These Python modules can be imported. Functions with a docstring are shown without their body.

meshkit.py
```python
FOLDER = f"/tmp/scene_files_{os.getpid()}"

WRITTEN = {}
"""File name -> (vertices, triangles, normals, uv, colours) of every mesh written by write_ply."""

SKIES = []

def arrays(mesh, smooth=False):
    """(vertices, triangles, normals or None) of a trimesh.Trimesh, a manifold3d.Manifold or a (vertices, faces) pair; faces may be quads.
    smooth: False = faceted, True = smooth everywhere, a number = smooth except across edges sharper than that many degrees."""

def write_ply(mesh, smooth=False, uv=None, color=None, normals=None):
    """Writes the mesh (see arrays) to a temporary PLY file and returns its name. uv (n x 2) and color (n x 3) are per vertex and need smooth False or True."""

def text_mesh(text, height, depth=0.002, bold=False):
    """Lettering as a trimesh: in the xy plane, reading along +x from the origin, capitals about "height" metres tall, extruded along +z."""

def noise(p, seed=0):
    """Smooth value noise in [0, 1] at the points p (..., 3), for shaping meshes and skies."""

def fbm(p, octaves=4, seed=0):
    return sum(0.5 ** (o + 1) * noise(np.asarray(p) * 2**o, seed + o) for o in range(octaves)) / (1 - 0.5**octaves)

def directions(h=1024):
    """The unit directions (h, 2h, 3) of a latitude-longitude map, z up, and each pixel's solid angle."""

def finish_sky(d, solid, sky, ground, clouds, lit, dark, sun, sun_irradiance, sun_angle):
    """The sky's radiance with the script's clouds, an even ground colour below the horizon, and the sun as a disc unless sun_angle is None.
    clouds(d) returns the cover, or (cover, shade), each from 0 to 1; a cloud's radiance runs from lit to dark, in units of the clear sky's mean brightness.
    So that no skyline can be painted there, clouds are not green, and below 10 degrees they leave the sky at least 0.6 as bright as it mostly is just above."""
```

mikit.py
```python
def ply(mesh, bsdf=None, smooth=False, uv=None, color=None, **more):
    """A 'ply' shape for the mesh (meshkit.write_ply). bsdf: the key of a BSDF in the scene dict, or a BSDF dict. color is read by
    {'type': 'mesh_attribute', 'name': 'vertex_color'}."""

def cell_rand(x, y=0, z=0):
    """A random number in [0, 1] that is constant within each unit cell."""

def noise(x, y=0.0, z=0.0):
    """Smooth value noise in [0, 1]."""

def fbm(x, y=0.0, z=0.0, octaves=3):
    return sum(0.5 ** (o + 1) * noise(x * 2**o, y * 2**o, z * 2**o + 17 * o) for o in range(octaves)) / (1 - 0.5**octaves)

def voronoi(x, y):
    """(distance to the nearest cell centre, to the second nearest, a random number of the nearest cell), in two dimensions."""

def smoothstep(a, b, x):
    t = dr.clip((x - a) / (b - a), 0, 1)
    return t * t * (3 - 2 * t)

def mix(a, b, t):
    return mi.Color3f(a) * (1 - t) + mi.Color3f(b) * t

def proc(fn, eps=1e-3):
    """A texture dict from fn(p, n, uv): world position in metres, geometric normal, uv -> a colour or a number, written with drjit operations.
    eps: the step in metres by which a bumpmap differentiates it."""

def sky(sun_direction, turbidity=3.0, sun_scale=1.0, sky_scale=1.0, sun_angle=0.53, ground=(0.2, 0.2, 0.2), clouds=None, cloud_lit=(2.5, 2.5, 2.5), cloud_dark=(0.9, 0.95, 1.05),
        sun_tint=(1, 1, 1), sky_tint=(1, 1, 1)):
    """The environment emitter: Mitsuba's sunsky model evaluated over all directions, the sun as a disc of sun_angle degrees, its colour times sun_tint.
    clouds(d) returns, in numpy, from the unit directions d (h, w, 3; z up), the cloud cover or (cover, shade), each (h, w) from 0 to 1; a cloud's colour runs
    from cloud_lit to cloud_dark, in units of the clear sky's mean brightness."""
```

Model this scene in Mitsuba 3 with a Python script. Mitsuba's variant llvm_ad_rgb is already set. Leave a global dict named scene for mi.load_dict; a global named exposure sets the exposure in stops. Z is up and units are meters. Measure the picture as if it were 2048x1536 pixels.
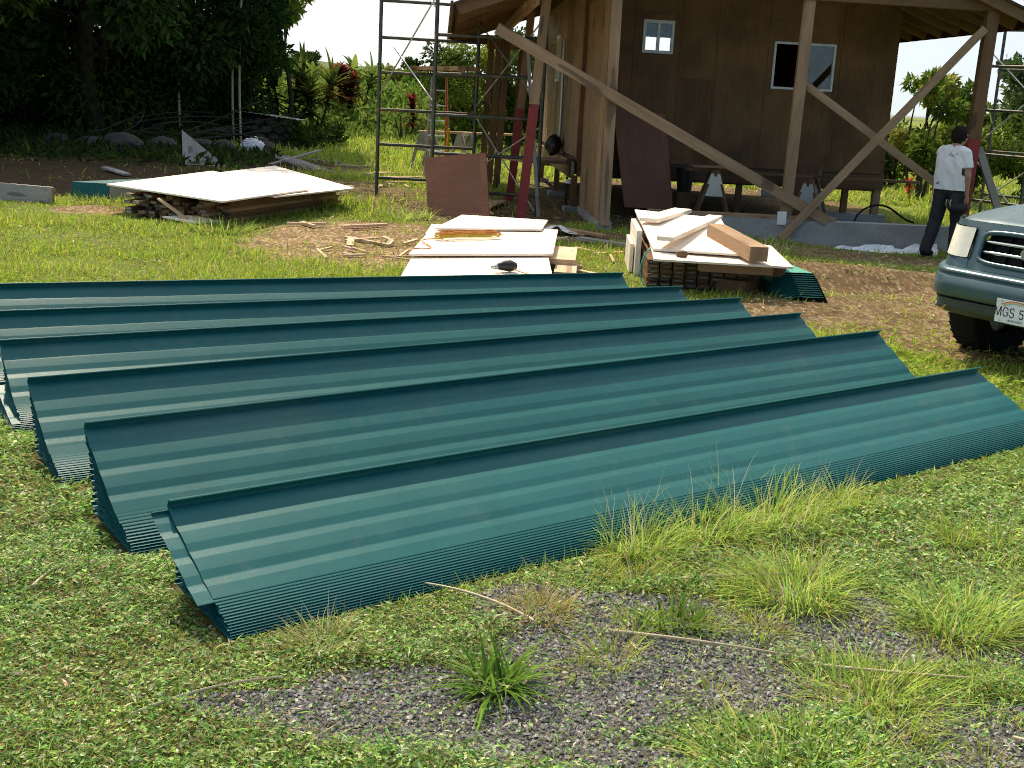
import math, random
import numpy as np, trimesh, manifold3d
import drjit as dr
import mitsuba as mi
import mikit, meshkit
from shapely.geometry import Polygon, Point
from shapely import affinity

T = mi.ScalarTransform4f
scene, labels = {}, {}

# ------------------------------------------------------------------ camera, sky, exposure
EYE = np.array([0.0, 0.0, 1.65])
PITCH, ROLL = math.radians(13.5), math.radians(3.1)
fwd = np.array([0, math.cos(PITCH), -math.sin(PITCH)])
down = np.array([0, -math.sin(PITCH), -math.cos(PITCH)])
upv = -(math.sin(ROLL) * np.array([1.0, 0, 0]) + math.cos(ROLL) * down)
scene['camera'] = {'type': 'perspective', 'fov': math.degrees(2 * math.atan(1024 / 2400)), 'fov_axis': 'x', 'near_clip': 0.05, 'far_clip': 9000.0,
                   'to_world': T().look_at(origin=EYE.tolist(), target=(EYE + fwd).tolist(), up=upv.tolist())}
SUN_AZ, SUN_EL = math.radians(25), math.radians(52)
SUN = [-math.sin(SUN_AZ) * math.cos(SUN_EL), math.cos(SUN_AZ) * math.cos(SUN_EL), math.sin(SUN_EL)]


def clouds(d):
    n = meshkit.fbm(d * np.array([2.2, 2.2, 5.0]) + 3.1, 5, seed=4)
    toward = np.clip((d @ (np.array(SUN) / np.linalg.norm(SUN)) + 0.15) / 0.85, 0, 1)      # thin bright cloud and haze thickening towards the sun
    veil = np.clip(1.25 * toward - 0.1, 0, 1) * (0.72 + 0.28 * np.clip((n - 0.35) / 0.3, 0, 1))
    return veil, np.clip(0.6 - 1.0 * toward, 0, 1)


scene['sky'] = mikit.sky(SUN, turbidity=3, clouds=clouds, cloud_lit=(3.0, 3.02, 2.98), cloud_dark=(1.0, 1.1, 1.25), ground=(0.09, 0.11, 0.06))
exposure = 2.1

# ------------------------------------------------------------------ materials
N, F, mix, sst = mikit.noise, mikit.fbm, mikit.mix, mikit.smoothstep


def rgb(*c):
    return {'type': 'rgb', 'value': list(c)}


def mat(name, base, rough=0.6, two=True, **k):
    b = {'type': 'principled', 'base_color': base if isinstance(base, dict) else rgb(*base), 'roughness': rough, **k}
    scene[name] = {'type': 'twosided', 'bsdf': b} if two else b
    return name


def wood(name, light, dark, rough=0.65, fine=70.0, spec=0.3, dirt=0.25, knots=0.5):
    def fn(p, n, uv):
        u, v = uv.x, uv.y
        w = F(u * 1.1, v * 7.0, 3.0) * 3.0
        ring = F(u * 1.6, v * fine * 0.35 + w, 1.0, 3)
        fib = N(u * 9.0, v * fine * 4, 5.0)
        knot = sst(0.80, 0.9, N(u * 2.3, v * 13.0, 9.0))
        t = dr.clip(0.9 * (N(u * 0.06, v * 0.06, 3.3) - 0.5) + 0.75 * ring + 0.35 * fib - 0.1, 0, 1)
        c = mix(light, dark, t)
        c = c * (1 - knots * knot)
        blot = F(p.x * 2.1, p.y * 2.1, p.z * 2.1)
        return c * (1 - dirt + 2 * dirt * (1 - blot))
    return mat(name, mikit.proc(fn), rough, specular=spec)


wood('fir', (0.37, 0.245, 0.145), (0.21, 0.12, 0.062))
wood('fir_pale', (0.62, 0.47, 0.31), (0.46, 0.30, 0.17))
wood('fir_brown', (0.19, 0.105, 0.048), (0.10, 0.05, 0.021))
wood('plywood_pale', (0.82, 0.74, 0.63), (0.70, 0.60, 0.47), fine=16, dirt=0.15, knots=0.1)
wood('plywood_red', (0.33, 0.15, 0.085), (0.23, 0.095, 0.053), fine=10, knots=0.0, dirt=0.15)
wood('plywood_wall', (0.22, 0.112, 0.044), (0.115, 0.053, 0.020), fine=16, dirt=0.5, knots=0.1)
wood('weathered', (0.36, 0.33, 0.30), (0.22, 0.20, 0.18), fine=60)
wood('red_paint', (0.30, 0.045, 0.04), (0.22, 0.03, 0.03), fine=20, rough=0.5)
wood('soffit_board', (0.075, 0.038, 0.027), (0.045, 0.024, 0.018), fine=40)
wood('bark', (0.075, 0.06, 0.045), (0.03, 0.024, 0.018), rough=0.9, fine=30, knots=0.0)
wood('end_paint', (0.34, 0.37, 0.38), (0.10, 0.11, 0.11), fine=40)


def panel_fn(p, n, uv):
    s = F(p.x * 6, p.y * 6, p.z * 6, 3)
    dust = sst(0.55, 0.8, F(p.x * 1.7 + 4, p.y * 1.7, p.z * 3))
    c = mix((0.006, 0.092, 0.097), (0.010, 0.113, 0.116), s)
    return mix(c, (0.14, 0.17, 0.14), 0.15 * dust + 0.10 * sst(0.62, 0.8, F(p.x * 14, p.y * 14, p.z * 14, 3)))


scene['green_steel'] = {'type': 'twosided', 'bsdf': {'type': 'principled', 'base_color': mikit.proc(panel_fn), 'roughness': mikit.proc(lambda p, n, uv: 0.40 + 0.12 * F(p.x * 9, p.y * 9, p.z * 9)), 'specular': 0.26, 'metallic': 0.0}}
mat('green_light', (0.10, 0.36, 0.28), 0.4)
mat('brush_wood', mikit.proc(lambda p, n, uv: mix((0.03, 0.025, 0.018), (0.065, 0.053, 0.04), N(p.x * 9, p.y * 9, p.z * 9))), 0.9)
mat('scaffold_steel', mikit.proc(lambda p, n, uv: mix((0.06, 0.075, 0.06), (0.16, 0.10, 0.06), sst(0.5, 0.75, F(p.x * 9, p.y * 9, p.z * 9)))), 0.5, metallic=0.3)
mat('galvanised', (0.52, 0.54, 0.54), 0.35, metallic=0.8)
mat('concrete', mikit.proc(lambda p, n, uv: mix((0.20, 0.20, 0.19), (0.36, 0.36, 0.34), F(p.x * 3, p.y * 3, p.z * 5, 5)) * (0.85 + 0.3 * N(p.x * 45, p.y * 45, p.z * 45))), 0.9)
mat('rock', mikit.proc(lambda p, n, uv: mix((0.03, 0.03, 0.028), (0.085, 0.08, 0.07), F(p.x * 5, p.y * 5, p.z * 5, 5))), 0.9)
mat('white_vinyl', (0.72, 0.73, 0.70), 0.4)
mat('white_plastic', (0.80, 0.82, 0.84), 0.35)
mat('black_rubber', (0.010, 0.010, 0.010), 0.8, specular=0.2)
mat('black_plastic', (0.012, 0.012, 0.013), 0.45)
mat('chrome_trim', (0.75, 0.77, 0.78), 0.15, metallic=1.0)
mat('headlamp_lens', mikit.proc(lambda p, n, uv: mix((0.62, 0.60, 0.48), (0.78, 0.78, 0.70), F(p.x * 14, p.y * 14, p.z * 9))), 0.12, clearcoat=1.0)
mat('amber_lens', (0.72, 0.60, 0.42), 0.15, clearcoat=1.0)


def paint_fn(p, n, uv):
    fl = N(p.x * 900, p.y * 900, p.z * 900)
    d = F(p.x * 3, p.y * 3, p.z * 4, 4)
    c = mix((0.045, 0.095, 0.118), (0.066, 0.125, 0.148), fl)
    return mix(c, (0.22, 0.21, 0.17), 0.16 * sst(0.4, 0.75, d))


mat('truck_paint', mikit.proc(paint_fn), 0.34, metallic=0.25, clearcoat=0.45, clearcoat_gloss=0.9)
mat('truck_grey', mikit.proc(lambda p, n, uv: mix((0.04, 0.05, 0.05), (0.075, 0.088, 0.085), F(p.x * 5, p.y * 5, p.z * 6))), 0.6)
mat('plate_white', (0.75, 0.77, 0.76), 0.4)
mat('plate_ink', (0.02, 0.02, 0.03), 0.5)
mat('rainbow_band', (0.62, 0.42, 0.30), 0.5)
mat('orange_fibreglass', (0.52, 0.10, 0.02), 0.45)
mat('yellow_plastic', (0.60, 0.36, 0.02), 0.4)
mat('cord_orange', (0.55, 0.22, 0.04), 0.5)
mat('cord_yellow', (0.56, 0.42, 0.05), 0.5)
mat('skin', mikit.proc(lambda p, n, uv: mix((0.36, 0.19, 0.12), (0.42, 0.23, 0.15), F(p.x * 20, p.y * 20, p.z * 20))), 0.5)
mat('hair', (0.012, 0.009, 0.007), 0.85, specular=0.2)
mat('shirt_cloth', mikit.proc(lambda p, n, uv: mix((0.66, 0.67, 0.68), (0.78, 0.79, 0.80), F(p.x * 9, p.y * 9, p.z * 9))), 0.85)
mat('shirt_print', (0.22, 0.24, 0.32), 0.85)
mat('trouser_cloth', mikit.proc(lambda p, n, uv: mix((0.012, 0.013, 0.015), (0.03, 0.032, 0.034), F(p.x * 12, p.y * 12, p.z * 12))), 0.9)
mat('straw', mikit.proc(lambda p, n, uv: mix((0.42, 0.34, 0.20), (0.58, 0.50, 0.36), N(p.x * 40, p.y * 40, p.z * 40))), 0.8)
mat('red_flower', (0.65, 0.06, 0.03), 0.6)
scene['window_glass'] = {'type': 'thindielectric', 'int_ior': 1.5}
VC = {'type': 'mesh_attribute', 'name': 'vertex_color'}
scene['leaf'] = {'type': 'principledthin', 'base_color': VC, 'roughness': 0.36, 'diff_trans': 0.85, 'spec_trans': 0.0, 'eta': 1.35}
scene['leaf_dull'] = {'type': 'principledthin', 'base_color': VC, 'roughness': 0.65, 'diff_trans': 0.15, 'spec_trans': 0.0, 'eta': 1.3}
scene['stone_bit'] = {'type': 'twosided', 'bsdf': {'type': 'principled', 'base_color': VC, 'roughness': 0.85}}

# ------------------------------------------------------------------ helpers
used = {}


def numbered(base):
    k = used.get(base, 0)
    used[base] = k + 1
    return base if k == 0 else f'{base}_{k:03d}'


def thing(name, label, cat, group=None, kind=None):
    key = numbered(name)
    tag(key, label, cat, group, kind)
    return key


def tag(key, label=None, cat=None, group=None, kind=None):
    labels[key] = {k: v for k, v in (('label', label), ('category', cat), ('group', group), ('kind', kind)) if v}
    return key


def put(parent, name, mesh, m, smooth=False, uv=None, color=None):
    """one entry of the scene; part of parent when parent is given, else the thing called name (already numbered)"""
    key = numbered(f'{parent}__{name}') if parent else name
    if isinstance(mesh, dict):
        uv, color, mesh = mesh.get('uv'), mesh.get('color'), mesh['mesh']
    scene[key] = mikit.ply(mesh, m, smooth=smooth, uv=uv, color=color)
    return key


def V(*a):
    return np.array(a, float)


def unit(v):
    v = np.asarray(v, float)
    return v / np.linalg.norm(v)


QF = np.array([[0, 1, 2], [0, 2, 3]])


class MB:
    """collects quads/boxes with uv (metres along, metres across)"""
    rnd = random.Random(5)

    def __init__(self):
        self.v, self.f, self.uv, self.n = [], [], [], 0

    def raw(self, v, f, uv=None):
        self.v.append(np.asarray(v, float)); self.f.append(np.asarray(f) + self.n)
        self.uv.append(np.zeros((len(v), 2)) if uv is None else np.asarray(uv, float)); self.n += len(v)
        return self

    def hexa(self, c, along=None):
        """8 corners: bottom 0-3 counter-clockwise from above, top 4-7 above them; uv by the longest edge"""
        c = np.asarray(c, float)
        faces = [(3, 2, 1, 0), (4, 5, 6, 7), (0, 1, 5, 4), (1, 2, 6, 5), (2, 3, 7, 6), (3, 0, 4, 7)]
        e = [c[1] - c[0], c[3] - c[0], c[4] - c[0]]
        a = unit(max(e, key=np.linalg.norm)) if along is None else unit(along)
        o = MB.rnd.random() * 50, MB.rnd.random() * 50
        cen = c.mean(0)
        for k, q in enumerate(faces):
            p = c[list(q)]
            nrm = np.cross(p[1] - p[0], p[2] - p[0])
            s = np.cross(nrm, a)
            if np.linalg.norm(s) < 1e-3 * np.linalg.norm(nrm):
                s = e[1]; al = unit(e[2])
                uv = np.stack([0.15 * (p - cen) @ al, (p - cen) @ unit(s)], 1)
            else:
                uv = np.stack([(p - cen) @ a, (p - cen) @ unit(s)], 1)
            self.raw(p, QF, uv + [o[0], o[1] + 0.37 * k])
        return self

    def beam(self, p0, p1, w, h, up=(0, 0, 1)):
        """box from p0 to p1: w across, h along up"""
        p0, p1 = V(*p0), V(*p1)
        a = unit(p1 - p0)
        s = np.cross(a, V(*up))
        if np.linalg.norm(s) < 1e-6:
            s = np.cross(a, V(0, 1, 0))
        s = unit(s); u = np.cross(s, a)
        q = [p + s * x * w / 2 + u * z * h / 2 for z in (-1, 1) for p, x in ((p0, 1), (p1, 1), (p1, -1), (p0, -1))]
        q = np.array(q)
        return self.hexa(q, a)

    def slab(self, corners, t):
        """flat sheet through 4 corners (counter-clockwise from above), thickness t downwards"""
        c = np.asarray(corners, float)
        n = unit(np.cross(c[1] - c[0], c[3] - c[0]))
        if n[2] < -1e-9:
            c = c[::-1]; n = -n
        return self.hexa(np.vstack([c - n * t, c]))

    def box(self, lo, hi):
        (a, b, c), (d, e, f) = lo, hi
        return self.hexa([(a, b, c), (d, b, c), (d, e, c), (a, e, c), (a, b, f), (d, b, f), (d, e, f), (a, e, f)])

    def done(self):
        v, f, uv = np.vstack(self.v), np.vstack(self.f), np.vstack(self.uv)
        return {'mesh': trimesh.Trimesh(v, f, process=False), 'uv': uv}


def beam(*a, **k):
    return MB().beam(*a, **k).done()


def tube(pts, r, sides=8, cap=True):
    pts = np.asarray(pts, float)
    n = len(pts)
    r = np.broadcast_to(np.asarray(r, float), n)
    t = np.gradient(pts, axis=0)
    t /= np.linalg.norm(t, axis=1, keepdims=True)
    ref = V(0, 0, 1) if abs(t[0][2]) < 0.9 else V(1, 0, 0)
    x = unit(np.cross(t[0], ref))
    rings = []
    for i in range(n):
        x = unit(x - t[i] * (x @ t[i])); y = np.cross(t[i], x)
        a = np.arange(sides) / sides * 2 * np.pi
        rings.append(pts[i] + r[i] * (np.cos(a)[:, None] * x + np.sin(a)[:, None] * y))
    v = np.vstack(rings + ([pts[:1], pts[-1:]] if cap else []))
    i = np.arange(sides); j = (i + 1) % sides
    f = []
    for k in range(n - 1):
        f += [np.stack([k * sides + i, k * sides + j, (k + 1) * sides + j], 1), np.stack([k * sides + i, (k + 1) * sides + j, (k + 1) * sides + i], 1)]
    if cap:
        f += [np.stack([j, i, i * 0 + n * sides], 1), np.stack([(n - 1) * sides + i, (n - 1) * sides + j, i * 0 + n * sides + 1], 1)]
    return trimesh.Trimesh(v, np.vstack(f), process=False)


def join(*m):
    return trimesh.util.concatenate(list(m))


def spline(pts, n=40):
    from scipy.interpolate import CubicSpline
    pts = np.asarray(pts, float)
    s = np.r_[0, np.cumsum(np.linalg.norm(np.diff(pts, axis=0), axis=1))]
    return CubicSpline(s, pts)(np.linspace(0, s[-1], n))


def placed(mesh, M):
    mesh = mesh.copy(); mesh.apply_transform(M); return mesh


def rotz(a, at=(0, 0, 0)):
    c, s = math.cos(a), math.sin(a)
    M = np.eye(4); M[:2, :2] = [[c, -s], [s, c]]; M[:3, 3] = at
    return M

# ------------------------------------------------------------------ terrain
def ss(a, b, x):
    t = np.clip((x - a) / (b - a), 0, 1)
    return t * t * (3 - 2 * t)


def tz(x, y):
    x, y = np.asarray(x, float), np.asarray(y, float)
    p = np.stack([x, y, 0 * x], -1)
    z = 0.035 * (meshkit.fbm(p * 0.55 + 7, 3) - 0.5) * ss(5.5, 9, y)
    z = z - 0.10 * ss(2.5, 5.0, x) * ss(12.5, 15.0, y) * (1 - ss(20, 30, y))
    z = z + 0.10 * np.exp(-((x - 3.3) / 1.3) ** 2 - ((y - 12.6) / 0.5) ** 2) * 1.2
    z = z - 0.07 * np.exp(-((x - 3.4) / 1.2) ** 2 - ((y - 11.7) / 0.45) ** 2)
    z = z + 1.15 * ss(40, 50, y) * (1 - ss(3, 12, x)) - 0.9 * ss(34, 60, y) * ss(5, 14, x)
    z = z + 1.0 * (meshkit.fbm(p * 0.08 + 3, 3) - 0.5) * ss(45, 70, y)
    return z


GRAVEL = [(0.02, 3.05, 0.58, 0.22), (0.42, 3.32, 0.46, 0.28), (0.50, 3.66, 0.50, 0.22), (0.15, 3.72, 0.25, 0.18), (-0.2, 2.88, 0.42, 0.12), (1.52, 2.94, 0.52, 0.27), (1.40, 2.66, 0.45, 0.16), (1.12, 3.80, 0.22, 0.28), (1.45, 3.55, 0.55, 0.14), (-0.48, 2.96, 0.36, 0.10), (0.85, 3.62, 0.28, 0.18), (0.74, 3.2, 0.34, 0.15), (1.9, 3.62, 0.3, 0.1), (0.2, 2.80, 0.35, 0.09)]
TREE_SHADE = [(-9.0, 22.5, 3.6, 5.0), (-6.3, 24.5, 2.4, 4.0), (-7.2, 18.6, 2.0, 2.6)]  # lawn under the trees darkened and bared to deepen their shade
DIRT_AND_SHADE = [(3.6, 14.9, 2.4, 0.75), (0.8, 14.9, 1.0, 0.8), (-1.65, 13.3, 1.35, 2.2), (-0.6, 17.5, 1.5, 2.2), (0.2, 18.6, 1.0, 2.4), (3.6, 11.6, 1.9, 1.5), (3.3, 9.7, 1.6, 0.8), (2.4, 9.9, 0.9, 0.8), (-4.5, 20, 3.2, 2.2), (-8.0, 19.5, 3.5, 3.2), (2.9, 17.3, 2.6, 1.5), (-2.6, 19.4, 1.0, 1.6), (-5.3, 14.9, 0.5, 0.6), (-7, 25, 4, 2.0), (4.2, 8.9, 1.6, 1.0), (3.4, 22, 3.4, 4.5)]  # first two blobs darken the ground as shade before the house front


def blobs_np(lst, x, y, wob=0.35):
    p = np.stack([x, y, 0 * x], -1)
    w = wob * (meshkit.fbm(p * 2.6, 3, seed=11) - 0.5) * 2
    d = np.full(np.shape(x), 9.0)
    for cx, cy, rx, ry in lst:
        d = np.minimum(d, ((x - cx) / rx) ** 2 + ((y - cy) / ry) ** 2)
    return 1 - ss(0.7, 1.25, d + w)


def blobs_dr(lst, x, y):
    w = 0.7 * (F(x * 2.6, y * 2.6, 5.0) - 0.5)
    d = mi.Float(9.0)
    for cx, cy, rx, ry in lst:
        d = dr.minimum(d, dr.square((x - cx) / rx) + dr.square((y - cy) / ry))
    return 1 - sst(0.7, 1.3, d + w)


def ground_fn(p, n, uv):
    x, y = p.x, p.y
    f1, f2 = F(x * 3, y * 3, 0.0, 4), F(x * 22, y * 22, 0.0, 3)
    soil = mix((0.035, 0.028, 0.016), (0.09, 0.066, 0.034), f2)
    turf = mix((0.065, 0.10, 0.02), (0.14, 0.18, 0.036), f1)
    turf = mix(turf, (0.17, 0.14, 0.07), 0.5 * sst(0.5, 0.75, F(x * 9 + 3, y * 9, 2.0)))
    near = mix(soil, turf, 0.35 + 0.6 * sst(5, 10, y))
    far = mix((0.11, 0.155, 0.028), (0.19, 0.22, 0.05), F(x * 0.7, y * 0.7, 1.0, 4))
    c = mix(near, far, sst(14, 24, y))
    d = blobs_dr(DIRT_AND_SHADE, x, y)
    red = mix((0.045, 0.027, 0.016), (0.16, 0.098, 0.056), F(x * 4, y * 6, 3.0, 5))
    red = mix(red, (0.26, 0.21, 0.12), 0.6 * sst(0.5, 0.7, F(x * 40, y * 14, 1.0)))
    red = red * (1 + 0.85 * sst(0.8, -0.2, x) * sst(16, 14.5, y))
    c = mix(c, red, d * 0.92)
    c = mix(c, mix((0.022, 0.016, 0.010), (0.06, 0.042, 0.024), F(x * 9, y * 9, 6.0, 3)), blobs_dr(TREE_SHADE, x, y) * 0.95)  # near-black brown painted over the ground as tree shade
    g = blobs_dr(GRAVEL, x, y)
    c = mix(c, mix((0.045, 0.044, 0.041), (0.13, 0.128, 0.12), f2), g)
    return c


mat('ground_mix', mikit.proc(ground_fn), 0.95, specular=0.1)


def sheet(xs, ys):
    X, Yy = np.meshgrid(xs, ys)
    v = np.stack([X, Yy, tz(X, Yy)], -1).reshape(-1, 3)
    w = len(xs)
    i = (np.arange(len(ys) - 1)[:, None] * w + np.arange(w - 1)[None]).ravel()
    return trimesh.Trimesh(v, np.vstack([np.stack([i, i + 1, i + w + 1], 1), np.stack([i, i + w + 1, i + w], 1)]), process=False)


xs = np.unique(np.r_[np.linspace(-2500, -60, 20), np.linspace(-60, -14, 30), np.linspace(-14, 16, 150), np.linspace(16, 60, 30), np.linspace(60, 2500, 20)])
ys = np.unique(np.r_[np.linspace(-60, 2, 20), np.linspace(2, 22, 110), np.linspace(22, 75, 80), np.linspace(75, 400, 30), np.linspace(400, 4500, 14)])
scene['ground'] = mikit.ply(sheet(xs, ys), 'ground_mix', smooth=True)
tag('ground', 'uneven lawn with bare red dirt and dark gravel patches', kind='structure')


def hill_fn(p, n, uv):
    return mix((0.075, 0.095, 0.05), (0.16, 0.175, 0.095), F(p.x * 0.03, p.y * 0.03, p.z * 0.12, 5)) * (0.75 + 0.5 * N(p.x * 0.25, p.y * 0.25, p.z))  # greyer, paler tones stand in for haze over the distance


mat('hill_cover', mikit.proc(hill_fn), 0.95, specular=0.05)
hx = np.linspace(-900, 900, 160)
hy = np.linspace(0, 1, 14)
Hx, Ht = np.meshgrid(hx, hy)
crest = 9 + 22 * ss(150, -420, Hx) - 10 * ss(60, 420, Hx) + 5 * (meshkit.fbm(np.stack([Hx / 130, 0 * Hx, 0 * Hx], -1), 4) - 0.5) + 1.6 * (meshkit.fbm(np.stack([Hx / 9, 0 * Hx + 3, 0 * Hx], -1), 3) - 0.5)
hv = np.stack([Hx, 620 + 330 * Ht, -2 + crest * np.sin(Ht * np.pi * 0.5) + 2.2 * (meshkit.fbm(np.stack([Hx / 20, Ht * 9, 0 * Hx], -1), 3) - 0.5)], -1).reshape(-1, 3)
i = (np.arange(13)[:, None] * 160 + np.arange(159)[None]).ravel()
scene['hill'] = mikit.ply(trimesh.Trimesh(hv, np.vstack([np.stack([i, i + 1, i + 161], 1), np.stack([i, i + 161, i + 160], 1)]), process=False), 'hill_cover', smooth=True)
tag('hill', 'long low hazy green hill behind the field', kind='structure')

# ------------------------------------------------------------------ roofing panel stacks
D = V(0.783, 0.622, 0); Nn = V(-0.622, 0.783, 0); B0 = V(-0.81, 3.33, 0)
PW = 0.408


def panel_profile():
    """(across, above) pairs of one sheet from the front hem to the rear seam"""
    pts = [(0.006, -0.0024), (0.001, -0.0026), (-0.0016, -0.0012), (-0.001, 0.0003), (0.004, 0.0008), (0.02, 0.0)]
    for c in (0.085, 0.205, 0.325):
        for q, dz in ((-0.036, 0), (-0.031, -0.0005), (-0.004, -0.0047), (0.0, -0.0051), (0.004, -0.0047), (0.031, -0.0005), (0.036, 0)):
            pts.append((c + q, dz))
    pts += [(0.385, 0), (PW - 0.004, 0.0), (PW - 0.001, 0.003), (PW, 0.012), (PW, 0.031), (PW - 0.002, 0.034), (PW - 0.006, 0.035), (PW - 0.010, 0.0335)]
    return np.array(pts)


PROF = panel_profile()
PROF_LOW = PROF.copy(); PROF_LOW[-5:] = [(PW, 0.007), (PW, 0.009), (PW - 0.001, 0.0105), (PW - 0.003, 0.011), (PW - 0.005, 0.0105)]   # seam tucked under the sheet above


def panel_mesh(p0, p1, front_s, front_z, tilt, nvec, top=True, wide=1.0):
    ny, nz = nvec * math.cos(tilt) + V(0, 0, math.sin(tilt)), -nvec * math.sin(tilt) + V(0, 0, math.cos(tilt))
    P_ = PROF if top else PROF_LOW
    prof = P_[:, :1] * wide * ny + P_[:, 1:] * nz
    k = 40 if top else 5
    ts = np.linspace(0, 1, k + 1)
    off = nvec * front_s + V(0, 0, front_z)
    v = np.vstack([p0 + (p1 - p0) * t + off + prof for t in ts])
    if top:                                        # slight oil-canning of the thin sheet
        w_ = meshkit.fbm(np.stack([v[:, 0] * 2.2, v[:, 1] * 2.2, v[:, 2] * 6], -1), 2) - 0.5
        v = v + V(0, 0, 1) * (w_ * 0.0045)[:, None] * np.tile(np.clip(np.minimum(P_[:, 0], PW - P_[:, 0]) / 0.06, 0, 1), k + 1)[:, None]
    m = len(PROF)
    i = (np.arange(k)[:, None] * m + np.arange(m - 1)[None]).ravel()
    return trimesh.Trimesh(v, np.vstack([np.stack([i, i + m, i + m + 1], 1), np.stack([i, i + m + 1, i + 1], 1)]), process=False)


# per stack: ridge ends (t, s) left and right, top front height, top tilt in degrees, sheets
STACKS = [
    ('the nearest stack', (0.0, 0.470), (4.695, 0.428), 0.103, 27.0, 15),
    ('the second nearest stack', (-0.006, 1.247), (4.774, 1.153), 0.125, 35.5, 15),
    ('the third nearest stack', (0.05, 2.137), (4.928, 1.877), 0.10, 35.0, 15),
    ('the third farthest stack', (0.165, 2.977), (5.03, 2.493), 0.10, 34.0, 15),
    ('the second farthest stack', (0.22, 3.766), (4.985, 3.03), 0.10, 34.0, 15),
    ('the farthest stack', (0.22, 4.727), (5.017, 3.70), 0.10, 34.0, 15),
]
ORDN = ['first', 'second', 'third', 'fourth', 'fifth', 'sixth', 'seventh']
ORD = ['topmost'] + [f'{q} from the top' for q in ORDN[1:]] + ['middle one, eighth from the top'] + [f'{q} from the bottom' for q in ORDN[:0:-1]] + ['lowest']
rs = random.Random(21)
STACK_POLY = []
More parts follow.
